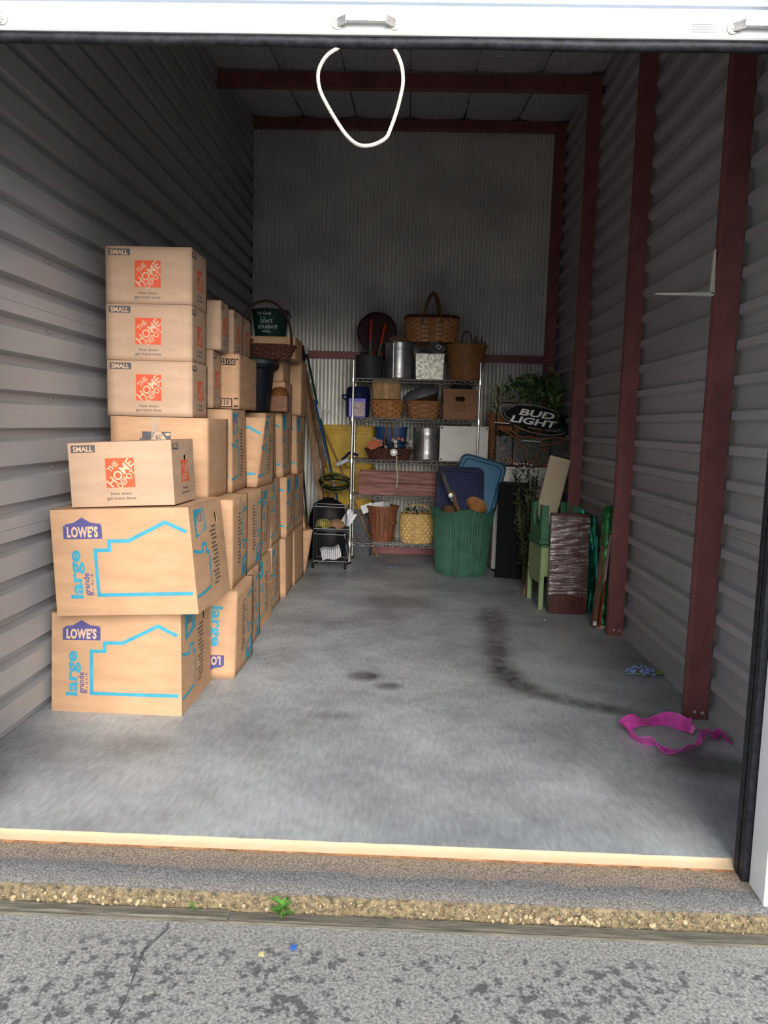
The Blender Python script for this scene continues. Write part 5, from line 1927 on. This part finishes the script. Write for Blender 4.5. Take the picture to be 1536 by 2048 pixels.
MB().bar((0, -.0, .01), (.085, .12, .78), .038, .045).build('rail', mat('walnut_rail', (.145, .075, .04), .5, 0, .2, 8, stretch=(8, 8, 1)), t, bevel=.006)
MB().bar((.028, -.026, .01), (.113, .094, .70), .012, .03).build('red_strip', mat('red_lacquer_strip', (.26, .03, .02), .4), t)
MB().bar((.06, .01, .34), (.096, .065, .66), .010, .03).build('pink_strip', mat('pink_strip_paint', (.55, .33, .29), .6), t)
MB().box(-.012, .012, -.026, -.022, .02, .05).build('end_label', PAPER, t)

# ------------------------------------------------------------------ left back: tote, bucket, tools, cart, yellow totes
t = thing('dark_tote', 'dark blue-black plastic tote with flared rim on the third layer of boxes', 'tote', (-1.215, 3.25, 1.461))
mb = MB()
mb.lathe([(.16, 0), (.165, .01), (.19, .30), (.215, .31), (.222, .335), (.205, .34), (.19, .33), (.165, .02)], 40, sx=1, sy=1.0, e=.35).build('body', mat('blue_black_plastic', (.007, .010, .016), .55, spec=.1), t, smooth=True)
MB().lathe([(.225, .335), (.228, .36), (.205, .375), (.0001, .377)], 40, e=.35, cap0=False).build('lid', mat('green_black_lid', (.014, .024, .022), .5), t, smooth=True)
for k in (-1, 0, 1):
    MB().box(k * .08 - .012, k * .08 + .012, -.192, -.165, .03, .29).build('rib', mat('blue_black_plastic', (.007, .010, .016), .55, spec=.1), t)
t = thing('wooden_chest', 'small varnished wooden chest beside the dark tote', 'chest', (-.985, 3.40, 1.468))
MB().box(-.085, .055, 0, .17, 0, .12).build('body', mat('varnished_wood', (.16, .06, .02), .35, 0, .2, 8, stretch=(1, 1, 5)), t, bevel=.004)
MB().lathe([(.075, 0), (.07, .03), (.045, .06), (.0001, .07)], 20, sx=.95, sy=1.1, c=(-.015, .085, .12)).build('domed_lid', mat('varnished_wood', (.16, .06, .02), .35), t, smooth=True)
t = thing('willow_basket', 'dark red willow basket with a tall hoop handle beside the dark tote', 'basket', (-1.09, 3.36, 1.842))
wicker(t, .17, .10, .22, .13, .10, stakes=30, rows=6, e=.8, amp=.007, m=WICKD, rim=.012)
bail(t, 'hoop_handle', .39, .34, .09, .011, mat('dark_bentwood', (.030, .015, .010), .5), y=0.)
t = thing('lettered_bucket', 'dark green bucket hand-painted with white words on the low wide box', 'bucket', (-1.13, 3.78, 2.045))
MB().lathe([(.115, 0), (.12, .005), (.145, .205), (.150, .21), (.142, .212), (.118, .01)], 40).build('body', mat('bottle_green_paint', (.008, .030, .026), .5, 0, .15, 8), t, smooth=True)
MB().tube([(*superell(2 * PI * k / 36, .147, .147, 1), .21) for k in range(36)], .005, 6, closed=True).build('rim', mat('bottle_green_rim', (.01, .03, .026), .5), t, smooth=True)


def bucket_fp(u, v):
    r_ = lerp(.12, .1455, v / .207) + .0018
    a = -PI / 2 + u / r_
    return Vector((math.cos(a) * r_, math.sin(a) * r_, v))


mb = MB()
put_text(mb, bucket_fp, 'The Gods', -.03, .178, .022, width=.12, bold=.005, shear=.2)
put_text(mb, bucket_fp, 'truly', -.04, .148, .010, width=.05, bold=.005)
put_text(mb, bucket_fp, "DON'T", -.01, .118, .026, width=.10, bold=.008)
put_text(mb, bucket_fp, 'ROUGH IT', .0, .076, .026, width=.16, bold=.008)
put_text(mb, bucket_fp, 'WELL', -.01, .042, .016, width=.07, bold=.006)
mb.build('painted_words', mat('chalk_white_paint', (.45, .47, .42), .7), t)
for s in (-1, 1):
    MB().tube([(s * .148, -.02, .19), (s * .17, -.03, .17), (s * .15, -.025, .15)], .006, 5).build('ear', mat('bottle_green_rim', (.01, .03, .026), .5), t)

TOOLG = 'long-handled garden tools leaning in the back left corner'


def tool(name, label, top, bot, r, m, flat=None):
    base = Vector(bot)
    g = thing(name, label, 'tool', base, group=TOOLG)
    d_ = Vector(top) - base
    mb = MB()
    if flat:
        mb.bar((0, 0, 0), d_, flat, .022)
        o_ = mb.build('shaft', m, g, bevel=.004)
    else:
        mb.tube([(0, 0, 0), d_], r, 8)
        o_ = mb.build('shaft', m, g, smooth=True)
    return g, d_


def onto_floor(a, b):
    """extend the segment a->b down to the slab"""
    a, b = Vector(a), Vector(b)
    k = (a.z - .012) / (a.z - b.z)
    p = a + (b - a) * k
    p.y = max(p.y, 5.46)
    return p


T1 = (-1.142, 5.78, 2.054)
g, d_ = tool('timber_plank', 'flat brown timber plank, widest of the leaning tools', (-1.15, 5.70, 2.06), onto_floor((-1.15, 5.70, 2.06), (-.89, 5.45, .56)), .02, WOODLT, flat=.055)
MB().box(-.045, .045, -.03, .03, d_.z - .03, d_.z + .13, Matrix.Translation((d_.x, d_.y, 0))).build('brush_head', mat('dark_bristle', (.025, .015, .012), .9), g, bevel=.006)
g, d_ = tool('hoe', 'brown wooden hoe handle crossing the timber plank', (-1.105, 5.72, 1.93), onto_floor((-1.105, 5.72, 1.93), (-.815, 5.45, .61)), .016, WOODBR)
g, d_ = tool('rake', 'thin brown rake handle right of the timber plank', (-1.08, 5.66, 1.91), onto_floor((-1.08, 5.66, 1.91), (-.82, 5.55, .895)), .011, WOODLT)
DGP = mat('dark_green_pole_paint', (.012, .045, .028), .35)
g, d_ = tool('extension_pole', 'dark green extension pole with a white grip and white clamp', (-1.10, 5.605, 2.19), (-.60, 5.595, .012), .012, DGP)
p = lambda k: d_ * k
MB().tube([p(.955), p(1.0)], .017, 8).build('white_grip', PAPER, g, smooth=True)
MB().tube([p(.655), p(.72)], .02, 8).build('clamp', PAPER, g, smooth=True)
MB().tube(smooth_path([p(.70), p(.70) + Vector((.05, -.01, .0)), p(.70) + Vector((.10, -.01, -.02)), p(.70) + Vector((.13, -.01, -.05))], 4), .008, 6).build('clamp_lever', PAPER, g, smooth=True)
g, d_ = tool('blue_mop', 'blue mop pole with a white ring near its foot', (-.985, 5.575, 1.63), (-.60, 5.57, .012), .012, mat('blue_pole_paint', (.03, .09, .22), .35))
MB().tube([d_ * .452, d_ * .50], .024, 10).build('white_ring', PAPER, g, smooth=True)
g, d_ = tool('short_broom', 'short brown broom handle slanting towards the shelving', (-.92, 5.622, 1.40), (-.30, 5.61, .012), .010, WOODLT)
g, d_ = tool('black_rod', 'thin black rod behind the timber plank', (-1.16, 5.60, 1.68), (-.98, 5.30, .012), .009, BLACK)
t = thing('scrub_brush', 'grey scrubbing brush head with a yellow knob clipped to the shelving', 'brush', (-.655, 5.33, .99), rot=(0, math.radians(-25), 0))
MB().box(-.07, .07, -.03, .03, 0, .04).build('block', mat('pale_grey_plastic', (.36, .37, .42), .5), t, bevel=.006)
MB().lathe([(.0001, 0), (.03, .005), (.036, .02), (.03, .035), (.0001, .04)], 14, c=(.06, -.01, -.045), cap0=False).build('knob', mat('yellow_knob', (.42, .33, .06), .5), t, smooth=True)
MB().tube([(0, 0, .04), (.10, .01, .08), (.17, .02, .02)], .016, 6).build('swivel', mat('navy_swivel', (.01, .013, .04), .5), t)


def tote(label, x0, x1, y0, y1, z0, h, m, grp=None):
    t = thing('storage_tote', label, 'tote', ((x0 + x1) / 2, (y0 + y1) / 2, z0), group=grp)
    w_, d_ = (x1 - x0) / 2, (y1 - y0) / 2
    MB().lathe([(.93, 0), (.94, .01), (.985, h - .06), (1.0, h - .06), (1.02, h - .035), (1.02, h - .03)], 48, sx=w_, sy=d_, e=.25).build('body', m, t, smooth=True)
    MB().lathe([(1.04, h - .035), (1.05, h - .01), (1.02, h), (.85, h - .004), (.83, h + .004), (.0001, h + .004)], 48, sx=w_ * .985, sy=d_, e=.25).build('lid', m, t, smooth=True)
    for s in (-1, 1):
        MB().box(s * w_ * .5 - .06, s * w_ * .5 + .06, -d_ - .012, -d_ * .9, h - .085, h - .055).build('grip', m, t, bevel=.004)
    return t


tote('yellow plastic storage tote, upper of the two behind the tools', -.90, -.36, 5.645, 5.865, .935, .44, YELP, 'yellow totes behind the tools')
tote('yellow plastic storage tote, lower of the two behind the tools', -.90, -.36, 5.645, 5.865, .50, .43, YELP, 'yellow totes behind the tools')
tote('grey plastic storage tote on the floor beneath the yellow totes', -.90, -.36, 5.645, 5.865, .0, .495, mat('grey_tote_plastic', (.07, .075, .08), .5))
t = thing('garden_hose', 'coiled dark green and yellow hose behind the wire cart', 'hose', (-.74, 5.36, .70))
for k in range(4):
    r_ = .11 + .012 * (k % 3)
    MB().tube([(math.cos(a) * r_ * 1.2, .04 * math.sin(a * 2 + k), .03 * k + math.sin(a) * r_ * .45 + .05) for a in [2 * PI * j / 24 for j in range(24)]], .011, 6, closed=True).build('coil', mat('black_green_hose', (.008, .016, .010), .5) if k % 3 else mat('yellow_hose', (.12, .10, .02), .5), t, smooth=True)

t = thing('wire_cart', 'black wire basket cart holding papers and cloths beside the shelving', 'cart', (-.74, 5.03, 0))
CW, CD = .155, .13
WHW = mat('pale_wire', (.42, .43, .45), .4, .3)
BKW = mat('black_wire', (.03, .03, .034), .5)
for z0, z1, nm in ((.07, .335, 'lower_basket'), (.385, .60, 'upper_basket')):
    mb = MB()
    mb.tube([(-CW, -CD, z1), (CW - .01, -CD, z1 - .005), (CW + .035, -CD, z0), (-CW, -CD, z0)], .0045, 5, closed=True)
    mb.tube([(-CW, CD, z1), (CW - .01, CD, z1 - .005), (CW + .035, CD, z0), (-CW, CD, z0)], .0045, 5, closed=True)
    for x in (-CW, CW - .01):
        mb.tube([(x, -CD, z1), (x, CD, z1)], .0045, 5)
    b0 = mb.build(nm, WHW, t)
    mb = MB()
    for k in range(17):
        x = lerp(-CW, CW, k / 16)
        mb.tube([(x, -CD, z1), (x, -CD, z0), (x, CD, z0), (x, CD, z1)], .002, 4)
    for k in range(6):
        y = lerp(-CD, CD, k / 5)
        mb.tube([(-CW, y, z1), (-CW, y, z0), (CW, y, z0)], .002, 4)
    mb.build('mesh_wires', BKW, b0)
for x in (-CW, CW):
    for y in (-CD, CD):
        MB().tube([(x, y, .035), (x, y, .60)], .006, 6).build('upright', BKW, t)
        MB().tube([(x - .01, y, .024), (x + .01, y, .024)], .024, 14).build('caster', BLACK, t, smooth=True)
t2 = thing('dark_fill_bag', 'added black bag shape darkening the space between the wire cart and the yellow totes', 'bag', (-.80, 5.33, 0))  # bag added so its black fills the dark area behind the cart
MB().lathe([(.14, 0), (.185, .03), (.20, .2), (.19, .45), (.15, .58), (.08, .625), (.0001, .64)], 28, sy=.55, wob=lambda p, a, r, z: Vector((p.x * (1 + .05 * math.sin(a * 5 + z * 14)), p.y * (1 + .05 * math.sin(a * 7 - z * 11)), p.z))).build('bag', mat('dark_fill_plastic', (.006, .006, .007), .4, 0, .2, 8, .5, 14, spec=.25), t2, smooth=True)  # body of the added dark fill bag
MB().tube([(*superell(2 * PI * k / 12, .05, .03, 1), .638) for k in range(12)], .008, 5, closed=True).build('dark_fill_tie', BLACK, t2)
pls = [('newspaper', 'striped white newspaper folded in the lower cart basket', (-.73, 5.03, .082), (0, -.2, .2), (.19, .14, .10), PAPER),
       ('paper_sack', 'white paper sack hanging out of the upper cart basket', (-.60, 4.985, .43), (0, .55, 0), (.10, .05, .13), PAPER)]
for nm, lb, lc, rt, sz, m_ in pls:
    mb = MB().grid(lambda u, v: ((u - .5) * sz[0], -sz[1] / 2 + .012 * math.sin(u * 9), v * sz[2] + .01 * math.sin(u * 7)), 12, 6)
    mb.grid(lambda u, v: ((u - .5) * sz[0], sz[1] / 2 - sz[1] * v, sz[2] + .01 * math.sin(u * 7) + .008 * math.sin(v * 6)), 12, 6)
    o = mb.build(nm, m_)
    o.location = lc
    o.rotation_euler = rt
    tag(o, lb, 'paper')
t = thing('folded_cloth', 'crumpled yellow and tan cloth in the upper cart basket', 'cloth', (-.74, 5.03, .392))
for k, (dx, c_) in enumerate(((-.07, (.42, .33, .11)), (.06, (.42, .25, .13)))):
    MB().lathe([(.085, 0), (.09, .02), (.07, .05), (.03, .062), (.0001, .064)], 20, sx=1.0, sy=1.1, c=(dx, -.0, 0), wob=lambda p, a, r, z: p + Vector((0, 0, .012 * math.sin(a * 4 + r * 40)))).build('cloth', mat('cloth_%s' % ('mustard', 'tan')[k], c_, .9, 0, .2, 20), t, smooth=True)

# ------------------------------------------------------------------ floor litter
t = thing('pink_ribbon', 'translucent magenta organza ribbon lying twisted on the floor', 'ribbon', (1.25, 1.02, 0))
RP = smooth_path([(1.325, 1.045, 0), (1.30, 1.10, 0), (1.245, 1.165, 0), (1.13, 1.13, 0), (1.045, 1.05, 0), (1.055, .96, 0), (1.12, .905, 0), (1.19, .865, 0), (1.26, .89, 0), (1.34, .98, 0), (1.415, 1.065, 0), (1.468, 1.05, 0), (1.475, .96, 0)], 5)
RW = .068
ed0, ed1 = [], []
nrp = len(RP)
for i, p_ in enumerate(RP):
    tg_ = (RP[min(i + 1, nrp - 1)] - RP[max(i - 1, 0)]).normalized()
    nn = Vector((tg_.y, -tg_.x, 0))
    th = math.radians(42 + 26 * math.sin(i * .33) + 16 * math.sin(i * .9))
    dv = nn * math.cos(th) + Vector((0, 0, math.sin(th)))
    lift = .003 + .012 * max(0, math.sin(i * .41 + 1))
    q = p_ - Vector((1.25, 1.02, 0)) + Vector((0, 0, lift))
    wv = RW * (1 if 2 < i < nrp - 3 else .55)
    ed0.append(q)
    ed1.append(q + dv * wv)
PINK = mat('magenta_organza', (.85, .07, .50), .3, 0, .12, 25, alpha=.8, spec=.6)
PINKE = mat('magenta_wire_edge', (.85, .10, .60), .25, .2)
mb = MB()
mb.add([p_ for pr_ in zip(ed0, [a.lerp(b, .5) + Vector((0, 0, .003)) for a, b in zip(ed0, ed1)], ed1) for p_ in pr_], [(3 * i + j, 3 * i + 3 + j, 3 * i + 4 + j, 3 * i + 1 + j) for i in range(nrp - 1) for j in (0, 1)])
mb.build('ribbon_band', PINK, t, smooth=True)
MB().tube(ed0, .0016, 4).build('wire_edge', PINKE, t)
MB().tube(ed1, .0016, 4).build('wire_edge', PINKE, t)
t = thing('hyacinth_head', 'blue artificial flower head lying on the floor near the first post', 'flower', (1.35, 1.917, 0))
BLUF = mat('periwinkle_floret', (.13, .20, .48), .6, 0, .35, 60, col2=(.26, .32, .54), mask=(.35, .7))
rf = random.Random(31)
mb = MB()
for k in range(46):
    x = rf.uniform(-.075, .075)
    rr_ = .040 * math.sqrt(max(.1, 1 - (x / .085) ** 2))
    a = rf.uniform(0, PI)
    rock(mb, (x, math.cos(a) * rr_, .012 + abs(math.sin(a)) * rr_ + .002), rf.uniform(.009, .0135), k + 50)
stuff(mb.build('florets', BLUF, t))
MB().tube([(-.07, 0, .012), (.09, .01, .012), (.14, .03, .01)], .004, 5).build('stem', LEAFP, t)
for k in range(5):
    a = -.6 + .55 * k
    mb = MB()
    leaf_shape(mb, (.105, .02, .01), (math.cos(a), math.sin(a), .35), (0, 0, 1), .055, .018)
    mb.build('leaf', mat('lime_leaf', (.30, .34, .07), .6), t)
for lb, x, y, c_ in (('small pale blue scrap on the floor below the shelving', -.112, 5.0, (.14, .20, .34)),):
    mb = MB()
    for k in range(8):
        rock(mb, (rf.uniform(-.035, .035), rf.uniform(-.02, .02), .010), .009, k + 300)
    o = mb.build('flower_scrap', mat('pale_blue_scrap', c_, .7))
    o.location = (x, y, 0)
    tag(o, lb, 'scrap')
mb = MB()
rock(mb, (0, 0, .006), .006, 77)
o = mb.build('paper_scrap', PAPER)
o.location = (1.02, 3.13, 0)
tag(o, 'tiny white paper scrap on the floor before the wrapped board', 'scrap')

# outside: weeds and scraps on the apron
WEED = mat('weed_leaf', (.10, .24, .04), .5, 0, .2, 20)


def weed(loc, label, n, L_, seed):
    t = thing('weed', label, 'weed', loc)
    rr = random.Random(seed)
    for k in range(n):
        a = 2 * PI * k / n * 1.62 + rr.uniform(-.3, .3)
        z = .004 + .045 * (k / n) * L_ / .05
        mb = MB()
        leaf_shape(mb, (0, 0, z), (math.cos(a), math.sin(a) * .8 - .15, .55 + .5 * k / n), (0, 0, 1), L_ * rr.uniform(.7, 1.1), L_ * .42, .35)
        mb.build('leaf', WEED, t)
    MB().tube([(0, 0, 0), (0, 0, .05 * L_ / .05)], .0018, 5).build('stem', WEED, t)


weed((-.359, -.262, -.0865), 'bright green weed sprouting from the joint board', 13, .044, 2)
weed((-.632, -.247, -.0865), 'tiny green weed sprouting beside the pebbly sill edge', 6, .018, 5)
for nm, lb, x, y, c_, s_ in (('plastic_scrap', 'small bright blue plastic scrap on the apron', -.303, -.391, (.05, .16, .52), .009), ('petal_scrap', 'small pale yellow petal on the apron', -.388, -.424, (.62, .55, .28), .0075),
                             ('orange_scrap', 'orange scrap lying farther out on the apron', .815, -.690, (.72, .36, .03), .014)):
    t = thing(nm, lb, 'scrap', (x, y, -.092))
    m_ = mat(nm + '_mat', c_, .5)
    MB().grid(lambda u, v: ((u - .5) * 2 * s_, (v - .5) * 2.2 * s_, .002 + .5 * s_ * abs(math.sin(u * 4 + v * 2)) + .3 * s_ * v), 6, 6).build('crumpled_sheet', m_, t, smooth=True)
    MB().grid(lambda u, v: ((u - .3) * 1.2 * s_, (v - .2) * 1.3 * s_, .004 + .7 * s_ * abs(math.cos(u * 3))), 5, 5).build('folded_edge', m_, t, smooth=True)
